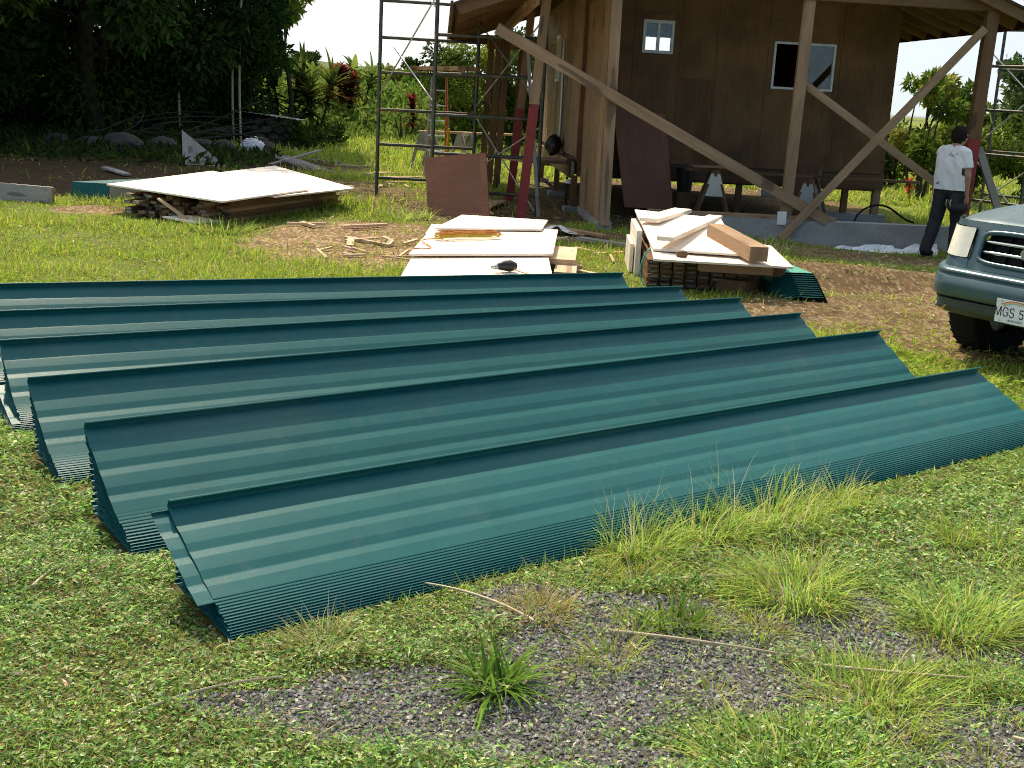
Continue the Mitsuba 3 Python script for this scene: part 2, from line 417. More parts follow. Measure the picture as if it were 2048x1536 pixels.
for k, (what, l, r, zf, tilt, cnt) in enumerate(STACKS):
    pl, pr = B0 + D * l[0] + Nn * l[1], B0 + D * r[0] + Nn * r[1]
    dv = unit(pr - pl); nv = V(-dv[1], dv[0], 0)
    wtop = PW * math.cos(math.radians(tilt))
    STACK_POLY.append([pl + nv * 0.015 - dv * 0.012, pr + nv * 0.015 + dv * 0.012, pr - nv * (wtop + 0.105) + dv * 0.012, pl - nv * (wtop + 0.105) - dv * 0.012])
    for j in range(cnt):
        q = 1 - j / (cnt - 1)                      # 1 = top
        tl = math.radians(4 + (tilt - 4) * q ** 0.9)
        wide = 1 + 0.05 * (1 - q)
        fs = -0.036 * (1 - q) - PW * wide * math.cos(tl)
        fz = 0.008 + (zf - 0.008) * q
        e0, e1 = rs.uniform(-0.004, 0.004), rs.uniform(-0.006, 0.006)
        e0 += 0.016 * (1 - q) ** 0.7
        if j >= cnt - 2:
            e0 -= 0.006
        if j == 0:
            e0 = e1 = 0
        if k == 0 and j == 1:
            e0 = -0.055
        if k == 3 and j > 9:
            e0 -= 0.05
        key = numbered('roofing_panel')
        scene[key] = mikit.ply(panel_mesh(pl + dv * e0, pr + dv * e1, fs, fz, tl, nv, j == 0, wide), 'green_steel', smooth=40)
        tag(key, f'dark green ribbed roofing panel, {ORD[j]} in {what}', 'roofing panel', 'roofing panels stacked on the grass')

# ------------------------------------------------------------------ vegetation
def leaf_quads(c, d, nrm, length, width, col, droop=0.0):
    """diamond leaves: c base points, d directions, nrm approximate normals (n,3)"""
    n = len(c)
    d = d / np.linalg.norm(d, axis=1, keepdims=True)
    s = np.cross(d, nrm); s /= np.linalg.norm(s, axis=1, keepdims=True) + 1e-9
    up = np.cross(s, d)
    L, Wd = np.broadcast_to(length, n)[:, None], np.broadcast_to(width, n)[:, None]
    mid = c + d * L * 0.45 + up * L * 0.06
    tip = c + d * L - up * L * np.broadcast_to(droop, n)[:, None]
    v = np.stack([c, mid - s * Wd / 2, tip, mid + s * Wd / 2], 1).reshape(-1, 3)
    b = np.arange(n)[:, None] * 4
    f = np.concatenate([b + [0, 1, 2], b + [0, 2, 3]], 1).reshape(-1, 3)
    return v, f, np.repeat(col, 4, 0)


def blades(c, d, length, width, col, bend, segs=2):
    """curved grass blades from base c, leaning along d (unit, any), bend = how far the tip falls over"""
    n = len(c)
    hor = d.copy(); hor[:, 2] = 0
    hor /= np.linalg.norm(hor, axis=1, keepdims=True) + 1e-9
    s = np.stack([-hor[:, 1], hor[:, 0], 0 * hor[:, 0]], 1)
    L, Wd = np.broadcast_to(length, n)[:, None], np.broadcast_to(width, n)[:, None]
    B = np.broadcast_to(bend, n)[:, None]
    rows = []
    for k in range(segs + 1):
        t = k / segs
        p = c + d * L * t + (hor * 0.45 - V(0, 0, 0.62)) * L * B * t * t
        w = Wd * (1 - t) ** 0.7 if k < segs else None
        rows += [p] if k == segs else [p - s * w / 2, p + s * w / 2]
    m = len(rows)
    v = np.stack(rows, 1).reshape(-1, 3)
    f = []
    for k in range(segs - 1):
        f += [[2 * k, 2 * k + 1, 2 * k + 3], [2 * k, 2 * k + 3, 2 * k + 2]]
    f += [[2 * segs - 2, 2 * segs - 1, 2 * segs]]
    f = (np.arange(n)[:, None, None] * m + np.array(f)[None]).reshape(-1, 3)
    shade = np.repeat(col, m, 0)
    return v, f, shade


def soup(parts):
    v, f, c, n = [], [], [], 0
    for a, b, d in parts:
        v.append(a); f.append(b + n); c.append(d); n += len(a)
    return trimesh.Trimesh(np.vstack(v), np.vstack(f), process=False), np.clip(np.vstack(c), 0, 1)


def put_soup(key, parts, m='leaf', smooth=False):
    mesh, col = soup(parts)
    scene[key] = mikit.ply(mesh, m, smooth=smooth, color=col)
    return key


def pick(rng, cols, n, jit=0.25):
    c = np.array(cols)[rng.integers(0, len(cols), n)]
    return c * (1 + jit * (rng.random((n, 1)) * 2 - 1)) * (1 + 0.08 * (rng.random((n, 3)) * 2 - 1))


def inside(polys, x, y):
    out = np.zeros(len(x), bool)
    for poly in polys:
        a = np.array([p[:2] for p in poly]); b = np.roll(a, -1, 0)
        e = b - a
        cr = e[:, 0] * (y[:, None] - a[:, 1]) - e[:, 1] * (x[:, None] - a[:, 0])
        out |= (cr >= 0).all(1) | (cr <= 0).all(1)
    return out


TRUCK_C = V(3.33, 7.72, 0)
NOGROW = STACK_POLY + [[(-4.75, 14.15), (-3.55, 13.9), (-2.65, 17.2), (-3.9, 17.6)], [(-0.95, 9.0), (0.28, 9.3), (0.3, 13.2), (-0.9, 13.2)], [(1.15, 10.8), (2.2, 10.8), (2.4, 13.0), (1.2, 13.2)],
                       [(-0.2, 18.3), (5.6, 18.6), (5.4, 25), (0.2, 25)], [(1.0, 15.72), (6.1, 16.05), (6.1, 16.3), (1.0, 15.95)]]
GR = [(0.36, 0.50, 0.06), (0.45, 0.55, 0.07), (0.26, 0.42, 0.05), (0.50, 0.53, 0.10), (0.32, 0.46, 0.08)]
DRYC = [(0.40, 0.33, 0.17), (0.33, 0.27, 0.13), (0.46, 0.40, 0.25)]


def scatter(rng, x0, x1, y0, y1, dens, view=True, power=0.0):
    """random ground points, dens per square metre at y0 falling as (y0/y)^power"""
    n = int((x1 - x0) * (y1 - y0) * dens)
    x, y = rng.uniform(x0, x1, n), rng.uniform(y0, y1, n)
    keep = rng.random(n) < (y0 / y) ** power
    if view:                                        # what stands far outside the field of view is left out
        keep &= rng.random(n) < np.clip(1.2 - (np.abs(x) - (0.46 * y + 0.2)) / np.where(y < 7, 2.2, 1.6), 0, 1) ** 2
    x, y = x[keep], y[keep]
    keep = ~inside(NOGROW, x, y)
    return x[keep], y[keep]


rg = np.random.default_rng(31)
PATCH = lambda x, y, s=0.8, seed=3: meshkit.fbm(np.stack([x * s, y * s, 0 * x], -1), 3, seed=seed)


def up_dirs(n, lean):
    a = rg.uniform(0, 2 * np.pi, n)
    t = rg.uniform(0, lean, n)
    return np.stack([np.cos(a) * np.sin(t), np.sin(a) * np.sin(t), np.cos(t)], 1)


near_parts, clover_parts = [], []
# clover-like creeping cover near the camera
for (y0, y1, dens, size) in ((2.45, 4.2, 25000, 0.0145), (4.2, 6.5, 9500, 0.020), (6.5, 9.5, 2900, 0.034)):
    x, y = scatter(rg, -0.47 * y1 - 3.2, 0.47 * y1 + 3.2, y0, y1, dens)
    g = blobs_np(GRAVEL, x, y); dd = blobs_np(DIRT_AND_SHADE, x, y)
    pt = PATCH(x, y, 1.6)
    keep = rg.random(len(x)) < (1 - 0.93 * g) * (1 - 0.92 * dd) * (0.55 + 0.45 * ss(0.32, 0.52, pt))
    x, y, pt = x[keep], y[keep], pt[keep]
    n = len(x)
    z = tz(x, y) + 0.003 + 0.040 * rg.random(n) ** 1.5 * (0.15 + 1.5 * ss(0.3, 0.7, PATCH(x, y, 4.5, 21)))
    a = rg.uniform(0, 2 * np.pi, n)
    d = np.stack([np.cos(a), np.sin(a), rg.uniform(-0.7, 0.8, n)], 1)
    nr = up_dirs(n, 1.15)
    col = pick(rg, [(0.33, 0.54, 0.13), (0.43, 0.63, 0.17), (0.24, 0.45, 0.13), (0.66, 0.70, 0.46), (0.42, 0.60, 0.32), (0.09, 0.19, 0.05), (0.52, 0.60, 0.22), (0.26, 0.43, 0.13), (0.12, 0.24, 0.07)], n, 0.5)
    thin = rg.random(n) < 0.45                       # narrow matted blades among the round leaves
    size_l = size * np.where(thin, 1.9, 1.0); size_w = size * np.where(thin, 0.30, 1.0)
    far = ss(4, 9, y)[:, None]
    col = col * (1 - far) + far * pick(rg, GR, n)
    dry = rg.random(n) < 0.05 + 0.16 * ss(0.55, 0.7, PATCH(x, y, 0.9, 8))
    col[dry] = pick(rg, DRYC, dry.sum())
    tq, sq = (np.stack([x, y], 1) - B0[:2]) @ D[:2], (np.stack([x, y], 1) - B0[:2]) @ Nn[:2]
    z = np.where((sq < 0.02) & (tq > -.1) & (tq < 5), tz(x, y) + (z - tz(x, y)) * np.clip(-sq / 0.4, 0.12, 1), z)      # trodden low along the nearest stack
    clover_parts.append(leaf_quads(np.stack([x, y, z], 1), d, nr, size_l * rg.uniform(0.55, 1.5, n), size_w * rg.uniform(0.5, 0.95, n), col, 0.1))
put_soup('ground_cover', clover_parts)
tag('ground_cover', 'low creeping green leaves covering the lawn', 'ground cover', kind='stuff')

# grass blades
for (y0, y1, dens, ln, wd, sg) in ((2.45, 4.6, 3800, 0.052, 0.0026, 3), (4.6, 7.5, 2900, 0.065, 0.0042, 2), (7.5, 11, 2500, 0.085, 0.0085, 2), (11, 16, 1900, 0.088, 0.013, 2), (16, 24, 560, 0.14, 0.022, 2), (24, 42, 170, 0.20, 0.04, 2)):
    x, y = scatter(rg, -0.47 * y1 - 3.2, 0.47 * y1 + 3.2, y0, y1, dens, power=0.5)
    g = blobs_np(GRAVEL, x, y); dd = blobs_np(DIRT_AND_SHADE, x, y)
    pt = PATCH(x, y, 0.9, 5)
    keep = rg.random(len(x)) < (1 - 0.82 * g) * (1 - 0.93 * dd) * (1 - 0.88 * blobs_np(TREE_SHADE, x, y)) * (0.45 + 0.65 * ss(0.35, 0.5, pt))
    x, y, pt = x[keep], y[keep], pt[keep]
    n = len(x)
    c = np.stack([x, y, tz(x, y) - 0.004], 1)
    lush = ss(0.45, 0.65, pt)
    L = ln * rg.uniform(0.5, 1.5, n) * (0.65 + 0.8 * lush)
    col = pick(rg, GR, n)
    pale = rg.random(n) < 0.16
    col[pale] = pick(rg, DRYC, pale.sum())
    near_parts.append(blades(c, up_dirs(n, 1.35 if y0 < 7 else 1.4), L, wd * rg.uniform(0.7, 1.3, n), col, rg.uniform(0.1, 0.9, n), sg))
for _ in range(150):                                    # small clumps scattered through the foreground lawn
    cx, cy = rg.uniform(0.1, 3.4), rg.uniform(2.5, 6.2)
    nb = int(rg.uniform(25, 80))
    a, r = rg.uniform(0, 2 * np.pi, nb), 0.07 * np.sqrt(rg.random(nb))
    x, y = cx + r * np.cos(a), cy + r * np.sin(a)
    if inside(NOGROW, x, y).any():
        continue
    t = rg.uniform(.1, 1.1, nb)
    near_parts.append(blades(np.stack([x, y, tz(x, y)], 1), np.stack([np.cos(a) * np.sin(t), np.sin(a) * np.sin(t), np.cos(t)], 1), rg.uniform(.06, .14) * rg.uniform(.5, 1.2, nb), .0042, pick(rg, GR + DRYC[:2], nb), rg.uniform(.2, .9, nb), 4))
put_soup('grass', near_parts)
tag('grass', 'short yellow green lawn grass round the stacks and the house', 'grass', kind='stuff')

# gravel
n = 110000
gx, gy = rg.uniform(-1.2, 2.6, n), rg.uniform(2.3, 4.2, n)
keep = (rg.random(n) < blobs_np(GRAVEL, gx, gy) * 1.1) & ~inside(NOGROW, gx, gy)
gx, gy = gx[keep], gy[keep]; n = len(gx)
octv = np.array([[1, 0, 0], [-1, 0, 0], [0, 1, 0], [0, -1, 0], [0, 0, 1], [0, 0, -1.0]])
octf = np.array([[0, 2, 4], [2, 1, 4], [1, 3, 4], [3, 0, 4], [2, 0, 5], [1, 2, 5], [3, 1, 5], [0, 3, 5]])
rad = 0.0036 + 0.0055 * rg.random(n) ** 1.8
rnd = octv[None] * rg.uniform(0.65, 1.3, (n, 6, 3)) + rg.uniform(-0.25, 0.25, (n, 6, 3))
ang = rg.uniform(0, 2 * np.pi, n); ca, sa = np.cos(ang)[:, None], np.sin(ang)[:, None]
vx = rnd[..., 0] * ca - rnd[..., 1] * sa; vy = rnd[..., 0] * sa + rnd[..., 1] * ca
gv = np.stack([vx, vy, rnd[..., 2] * 0.7], -1) * rad[:, None, None] + np.stack([gx, gy, tz(gx, gy) + rad * rg.uniform(-0.1, 0.8, n)], 1)[:, None]
gf = (np.arange(n)[:, None, None] * 6 + octf[None]).reshape(-1, 3)
gcol = pick(rg, [(0.165, 0.166, 0.158), (0.23, 0.231, 0.222), (0.32, 0.32, 0.305), (0.095, 0.094, 0.09), (0.18, 0.165, 0.146)], n, 0.35)
put_soup('gravel', [(gv.reshape(-1, 3), gf, np.repeat(gcol, 6, 0))], 'stone_bit')
tag('gravel', 'dark grey crushed gravel showing through the lawn', 'gravel', kind='stuff')

# bits of straw and wood waste on the ground
x, y = scatter(rg, -6, 6, 2.5, 13, 62, power=0.9)
x2, y2 = scatter(rg, -3.5, 5.5, 8.6, 18, 34, power=0.2)
x, y = np.r_[x, x2], np.r_[y, y2]; n = len(x)
dirs = up_dirs(n, 0.3); a = rg.uniform(0, 2 * np.pi, n)
dirs = np.stack([np.cos(a), np.sin(a), rg.uniform(-0.05, 0.25, n)], 1)
sz = rg.uniform(0.015, 0.06, n) * (1 + 0.12 * np.maximum(y - 4, 0))
put_soup('straw_litter', [leaf_quads(np.stack([x, y, tz(x, y) + 0.014], 1), dirs, up_dirs(n, 0.7), sz, sz * 0.16 + 0.002, pick(rg, [(0.46, 0.40, 0.27), (0.36, 0.28, 0.17), (0.56, 0.50, 0.38)], n))], 'leaf_dull')
tag('straw_litter', 'dry straw and wood chips lying on the lawn', 'straw', kind='stuff')


TG = [(0.40, 0.55, 0.10), (0.50, 0.60, 0.13), (0.30, 0.48, 0.08), (0.55, 0.58, 0.19), (0.28, 0.48, 0.10)]


def tuft(name, x, y, nb, ln, wd, label, cols=TG, lean=1.2, spread=0.06, bend=(0.2, 0.9), heads=0, drybase=0.35, bias=(0, 0)):
    key = thing(name, label, 'grass tuft')
    r = np.sqrt(rg.random(nb)) * spread; a = rg.uniform(0, 2 * np.pi, nb)
    c = np.stack([x + r * np.cos(a), y + r * np.sin(a), 0 * r], 1)
    c[:, 2] = tz(c[:, 0], c[:, 1]) - 0.005
    t = rg.uniform(0.08, lean, nb)
    d = np.stack([np.cos(a) * np.sin(t) + bias[0], np.sin(a) * np.sin(t) + bias[1], np.cos(t)], 1)
    d += rg.normal(0, .22, (nb, 3)) * [1, 1, .6]
    d[:, 2] = np.abs(d[:, 2]) + .08
    d /= np.linalg.norm(d, axis=1, keepdims=True)
    col = pick(rg, cols, nb, .35)
    parts = [blades(c, d, ln * 0.86 * rg.uniform(0.35, 1.1, nb), wd * rg.uniform(0.7, 1.2, nb), col, rg.uniform(*bend, nb), 5)]
    nd = int(nb * drybase)
    if nd:
        k = rg.integers(0, nb, nd)
        parts.append(blades(c[k], d[k] * [1.3, 1.3, 0.6], ln * rg.uniform(0.25, 0.6, nd), wd * 0.9, pick(rg, [(0.46, 0.36, 0.12), (0.42, 0.30, 0.12), (0.36, 0.33, 0.10)], nd), rg.uniform(0.1, 0.6, nd), 3))
    if heads:
        k = rg.integers(0, nb, heads)
        hd = d[k] * [0.5, 0.5, 1.2]
        parts.append(blades(c[k], hd, ln * rg.uniform(0.85, 1.3, heads), 0.0036, pick(rg, [(0.46, 0.46, 0.22), (0.62, 0.55, 0.42)], heads), rg.uniform(0.25, 0.8, heads), 6))
    put_soup(key, parts)


TUFTS = [
    (1.02, 3.93, 620, .27, .0055, 'largest yellow green grass tuft, growing in the gravel before the nearest stack', dict(spread=.17, heads=30, bias=(-.15, -.1))),
    (0.52, 4.29, 420, .28, .005, 'loose seeding grass tuft leaning on the nearest stack, left of the largest tuft', dict(spread=.15, heads=24)),
    (1.55, 3.72, 480, .27, .0055, 'bright green seeding tuft right of the largest tuft, open gravel below it', dict(spread=.14, heads=18, bias=(.12, 0))),
    (1.09, 4.72, 560, .30, .005, 'green grass tuft against the middle of the nearest stack with many seed heads', dict(spread=.22, heads=34)),
    (0.80, 4.50, 420, .27, .005, 'thick seeding tuft between the two tufts that lean on the nearest stack', dict(spread=.15, heads=26)),
    (1.42, 4.98, 320, .24, .005, 'farthest right seeding grass tuft along the foot of the nearest stack', dict(spread=.16, heads=20)),
    (0.0, 3.14, 150, .25, .012, 'dark green broad bladed grass tuft alone in the gravel', dict(lean=1.35, spread=.06, cols=[(0.12, .24, .035), (.18, .31, .05), (.09, .18, .03)], bend=(.3, .9), drybase=.15)),
    (0.57, 3.62, 140, .17, .009, 'low dark green broad bladed tuft in the middle of the gravel', dict(lean=1.3, spread=.08, cols=[(0.11, .21, .035), (.16, .28, .05)], drybase=.1)),
    (0.13, 3.66, 240, .18, .004, 'half dry brownish grass tuft below the nearest stack', dict(spread=.10, cols=[(.46, .38, .15), (.34, .34, .10)], heads=12)),
    (-0.52, 3.33, 260, .16, .004, 'thin grass tuft with bent pale seed heads at the left foot of the nearest stack', dict(spread=.10, cols=[(.30, .36, .10), (.44, .38, .18)], heads=20)),
    (2.02, 3.95, 460, .23, .0055, 'pale green grass tuft at the right edge of the gravel', dict(spread=.19, heads=10, bias=(.15, .05))),
    (1.10, 3.18, 380, .20, .005, 'thin olive grass tuft between the two bare gravel patches', dict(spread=.20, heads=14)),
    (0.78, 2.72, 520, .21, .0055, 'long bladed green grass tuft at the bottom edge, gravel on both sides', dict(spread=.26, heads=16)),
    (1.50, 3.22, 300, .15, .005, 'short grass tuft just above the right hand bare gravel patch', dict(spread=.16)),
    (0.48, 3.98, 190, .17, .004, 'small yellowish grass tuft at the stack foot, left of the seeding tufts', dict(spread=.09, cols=[(.46, .44, .10), (.34, .38, .08)], heads=10)),
    (1.95, 4.55, 360, .17, .005, 'wide soft grass tuft on the lawn right of the seeding tufts', dict(spread=.26, heads=16)),
    (2.15, 3.25, 300, .17, .005, 'grass tuft cut by the right edge of the picture', dict(spread=.22, heads=8)),
    (-3.3, 13.4, 220, .30, .014, 'tall green grass tuft before the corner of the left lumber pile', dict(spread=.3)),
    (-1.5, 16.0, 260, .30, .014, 'tall pale green grass tuft beside the leaning plywood offcut', dict(spread=.35, heads=10)),
    (2.9, 14.3, 200, .28, .014, 'dark grass tuft in the shade before the long concrete kerb', dict(spread=.4)),
    (3.95, 13.2, 120, .26, .012, 'weedy tuft standing on the dirt left of the truck', dict(spread=.2, heads=8)),
]
for q in TUFTS:
    tuft('grass_tuft', *q[:6], **q[6])


def crown_leaves(rng, centres, radii, n, size, cols, flat=0.8, hang=0.25):
    k = rng.choice(len(centres), n, p=np.array(radii) ** 2 / np.sum(np.array(radii) ** 2))
    u = rng.normal(size=(n, 3)); u /= np.linalg.norm(u, axis=1, keepdims=True)
    r = rng.random(n) ** 0.42
    c = np.array(centres)[k] + u * (np.array(radii)[k] * r)[:, None] * [1, 1, flat]
    d = u + rng.normal(size=(n, 3)) * 0.7; d[:, 2] -= hang
    L = size * rng.uniform(0.6, 1.4, n)
    clump = pick(rng, cols, len(centres), 0.3)[k]
    return leaf_quads(c, d, rng.normal(size=(n, 3)) + [0, 0, 0.8], L, L * rng.uniform(0.35, 0.6, n), clump * (1 + 0.3 * (rng.random((n, 1)) * 2 - 1)), 0.15)


def tree(name, label, cat, x, y, h, spread, nl, size, cols, low=0.25, clumps=26, trunk=0.16, seed=1, flat=0.8, group=None, stems=1, leaf='leaf'):
    rng = np.random.default_rng(seed)
    key = thing(name, label, cat, group)
    z0 = float(tz(x, y))
    top = V(x + rng.uniform(-.2, .2), y + rng.uniform(-.2, .2), z0 + h * 0.85)
    cen, rad, limbs = [], [], []
    for s in range(stems):
        o = V(rng.uniform(-1, 1), rng.uniform(-1, 1), 0) * trunk * 2.5 * (stems > 1)
        pts = [V(x, y, z0 - 0.1) + o, V(x, y, z0 + h * .3) + o * 2 + rng.normal(0, h * .02, 3), V(x, y, z0 + h * .6) + o * 3 + rng.normal(0, h * .03, 3), top + o * 4]
        limbs.append(tube(spline(pts, 10), np.linspace(trunk, trunk * .25, 10), 7))
    for i in range(clumps):
        zz = low + (1 - low) * rng.random() ** 0.8
        prof = math.sin(math.pi * min(1, 0.22 + 0.78 * (1 - zz))) ** 0.6
        a = rng.uniform(0, 2 * math.pi); rr = spread * prof * math.sqrt(rng.random())
        c = V(x + rr * math.cos(a), y + rr * math.sin(a), z0 + h * zz)
        cen.append(c); rad.append(spread * rng.uniform(0.22, 0.42))
        if i % 2 == 0:
            b = V(x, y, z0 + max(0.15 * h, h * zz * 0.6))
            limbs.append(tube(spline([b, (b + c) / 2 + V(0, 0, .06 * h), c], 6), np.linspace(trunk * .35, trunk * .06, 6), 5))
    put(key, 'trunk', join(*limbs), 'bark', smooth=True)
    put_soup(numbered(f'{key}__crown'), [crown_leaves(rng, cen, rad, nl, size, cols, flat)], leaf)
    return key


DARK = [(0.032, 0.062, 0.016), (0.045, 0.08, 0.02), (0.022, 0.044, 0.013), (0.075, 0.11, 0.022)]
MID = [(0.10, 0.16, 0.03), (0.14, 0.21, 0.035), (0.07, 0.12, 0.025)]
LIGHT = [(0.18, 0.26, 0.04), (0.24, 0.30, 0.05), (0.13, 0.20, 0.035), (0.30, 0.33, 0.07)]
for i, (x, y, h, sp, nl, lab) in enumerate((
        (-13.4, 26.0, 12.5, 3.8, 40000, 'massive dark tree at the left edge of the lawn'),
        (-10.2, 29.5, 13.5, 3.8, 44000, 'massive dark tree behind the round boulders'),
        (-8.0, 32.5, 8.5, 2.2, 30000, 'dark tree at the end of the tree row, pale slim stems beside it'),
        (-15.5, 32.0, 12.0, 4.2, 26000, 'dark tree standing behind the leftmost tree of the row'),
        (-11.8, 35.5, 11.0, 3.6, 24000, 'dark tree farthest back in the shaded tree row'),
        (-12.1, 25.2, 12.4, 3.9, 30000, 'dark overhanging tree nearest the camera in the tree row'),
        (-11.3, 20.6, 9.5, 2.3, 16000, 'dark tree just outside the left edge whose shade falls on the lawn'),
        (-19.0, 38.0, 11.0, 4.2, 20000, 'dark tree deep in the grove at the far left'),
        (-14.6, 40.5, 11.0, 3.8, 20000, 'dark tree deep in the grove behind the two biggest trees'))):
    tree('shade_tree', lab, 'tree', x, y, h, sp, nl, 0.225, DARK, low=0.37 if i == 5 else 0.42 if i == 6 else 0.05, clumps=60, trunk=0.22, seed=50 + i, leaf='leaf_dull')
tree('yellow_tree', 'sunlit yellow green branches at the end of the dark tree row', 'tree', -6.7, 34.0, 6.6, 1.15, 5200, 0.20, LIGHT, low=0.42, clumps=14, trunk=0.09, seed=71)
tree('bushy_tree', 'pale green small leaved tree seen through the scaffold', 'tree', -1.9, 37.0, 3.0, 1.35, 9000, 0.13, LIGHT + MID, low=0.16, clumps=30, trunk=0.08, seed=72, stems=3)
tree('dark_shrub_tree', 'dark dense tree seen under the left porch roof', 'tree', 0.2, 36.0, 3.2, 1.55, 10000, 0.15, [(0.04, .075, .02), (.06, .10, .02)], low=0.1, clumps=30, trunk=0.09, seed=73)
tree('far_round_bush', 'round yellow green bush in the field behind the scaffold', 'bush', -6.3, 62, 0.95, 1.5, 5200, 0.2, LIGHT, low=0.1, clumps=18, trunk=0.08, seed=74)
tree('far_round_bush', 'larger bush in the field, left of the round yellow green bush', 'bush', -9.4, 64, 0.8, 1.5, 4200, 0.2, LIGHT, low=0.1, clumps=16, trunk=0.08, seed=75)
tree('dark_far_tree', 'small dark tree on the field beside the bright aluminium brace', 'tree', -3.9, 70, 1.3, 1.3, 3600, 0.22, DARK + [(0.06, .09, .03)], low=0.1, clumps=16, trunk=0.1, seed=76)
tree('skyline_tree', 'lone dark tree standing on the hill skyline', 'tree', -62, 640, 16, 6, 2500, 1.5, DARK, low=0.15, clumps=14, trunk=0.6, seed=77)
tree('skyline_tree', 'dark tree clump on the hill left of the scaffold', 'tree', -118, 660, 16, 8, 3000, 1.6, DARK, low=0.15, clumps=16, trunk=0.6, seed=78)
for i, (x, y) in enumerate(((-16.5, 33.0), (-13.2, 32.5), (-10.6, 33.5), (-9.6, 31.0), (-13.3, 28.6))):
    tree('understorey_bush', 'dark bush under the tree row, ' + ('leftmost but one', 'second from the left', 'behind the largest boulder', 'behind the pale stems', 'lowest at the left edge')[i], 'bush', x, y, 1.9, 1.6, 12000, 0.15, DARK, low=0.05, clumps=24, trunk=0.06, seed=130 + i, leaf='leaf_dull')
# right of the house
tree('croton_shrub', 'tall yellow green shrub at the right wall corner of the house', 'shrub', 8.35, 25.8, 2.55, 0.62, 2800, 0.14, LIGHT, low=0.2, clumps=16, trunk=0.04, seed=80, stems=4)
tree('croton_shrub', 'upright yellow green shrub with a forked crown left of the person', 'shrub', 9.25, 26.6, 2.35, 0.72, 3200, 0.15, MID + LIGHT, low=0.2, clumps=16, trunk=0.04, seed=81, stems=4)
tree('hedge_bush', 'rounded leafy bush behind the person', 'bush', 10.2, 28.0, 1.55, 0.95, 4200, 0.13, MID + LIGHT, low=0.08, clumps=20, trunk=0.05, seed=82, stems=3)
tree('hedge_bush', 'dense green bush right of the red corner post', 'bush', 11.1, 26.4, 1.75, 1.0, 5200, 0.12, MID, low=0.06, clumps=24, trunk=0.05, seed=83, stems=3)
tree('hedge_bush', 'shaded low bush under the hanging red basket', 'bush', 8.7, 29.0, 1.3, 1.2, 4200, 0.14, MID + DARK, low=0.05, clumps=20, trunk=0.05, seed=84, stems=3)
tree('needle_tree', 'feathery dark green tree behind the right scaffold', 'tree', 13.6, 33.0, 3.2, 1.15, 5200, 0.16, [(0.05, .09, .035), (.08, .12, .04)], low=0.4, clumps=22, trunk=0.09, seed=85)
for i, (x, y, h, sp) in enumerate(((17, 60, 1.5, 3.0), (22, 62, 1.6, 3.2), (27, 66, 1.8, 3.4), (31, 62, 1.6, 3.0), (35, 68, 1.9, 3.6))):
    tree('far_tree', ('far green tree behind the croton shrubs', 'far green tree behind the person', 'far green tree just right of the red corner post', 'far green tree behind the right scaffold', 'far green tree behind the truck')[i], 'tree', x, y, h, sp, 5200, 0.30, MID + [(0.10, .14, .05)], low=0.05, clumps=26, trunk=0.1, seed=90 + i, flat=0.3)


def strap_plant(name, label, cat, x, y, h, n, ln, wd, cols, seed, heads=1, topspread=0.25, stem=0.03, low=0.3, group=None):
    """a stem with a rosette of long strap leaves along its upper part"""
    rng = np.random.default_rng(seed)
    key = thing(name, label, cat, group)
    z0 = float(tz(x, y)); st, parts = [], []
    for k in range(heads):
        a = 2 * math.pi * k / heads + rng.uniform(-.4, .4)
        hh = h * rng.uniform(0.7, 1.0) if heads > 1 else h
        tip = V(x + topspread * math.cos(a) * (heads > 1), y + topspread * math.sin(a) * (heads > 1), z0 + hh)
        c0 = V(x, y, z0 - .05)
        ax = spline([c0, (c0 + tip) / 2 + rng.normal(0, .03, 3), tip], 8)
        st.append(tube(ax, np.linspace(stem, stem * .5, 8), 6))
        t = low + (1 - low) * rng.random(n) ** 0.7
        c = np.stack([np.interp(t, np.linspace(0, 1, 8), ax[:, q]) for q in range(3)], 1)
        a = rng.uniform(0, 2 * np.pi, n)
        el = np.radians(-15 + 80 * ((t - low) / (1 - low)) ** 1.5 + rng.normal(0, 12, n))
        d = np.stack([np.cos(a) * np.cos(el), np.sin(a) * np.cos(el), np.sin(el)], 1)
        parts.append(blades(c, d, ln * rng.uniform(.6, 1.1, n), wd * rng.uniform(.8, 1.2, n), pick(rng, cols, n), rng.uniform(.2, .7, n), 5))
    put(key, 'stem', join(*st), 'bark', smooth=True)
    put_soup(numbered(f'{key}__foliage'), parts)


REDS = [(0.20, 0.03, 0.025), (0.12, 0.02, 0.025), (0.32, 0.07, 0.03), (0.07, 0.02, 0.02)]
BAN = [(0.20, 0.28, 0.06), (0.26, 0.33, 0.08), (0.14, 0.22, 0.05)]
strap_plant('red_leaf_plant', 'tall dark red leaf plant on the bank left of the scaffold', 'plant', -6.45, 43.5, 2.0, 130, .52, .17, REDS, 101, heads=3, topspread=.28)
strap_plant('red_leaf_plant', 'smaller dark red leaf plant seen through the left scaffold', 'plant', -3.85, 41.0, 1.3, 110, .42, .13, REDS, 102, heads=1)
strap_plant('banana_plant', 'broad leaved green banana plant just behind the tall red plant', 'plant', -6.2, 46.5, 1.75, 30, 1.25, .26, BAN, 103, heads=2, topspread=.35, stem=.07)
strap_plant('banana_plant', 'broad leaved banana plant left of the tall red plant', 'plant', -8.3, 45.5, 1.6, 30, 1.2, .24, BAN, 104, heads=2, topspread=.4, stem=.07)
strap_plant('fan_leaf_tree', 'long leaved slender tree beside the shaded stone bin', 'tree', -6.05, 35.0, 1.9, 60, 1.1, .16, [(0.07, .11, .025), (.12, .16, .03), (.20, .20, .05)], 105, heads=3, topspread=.5, stem=.05, low=.5)
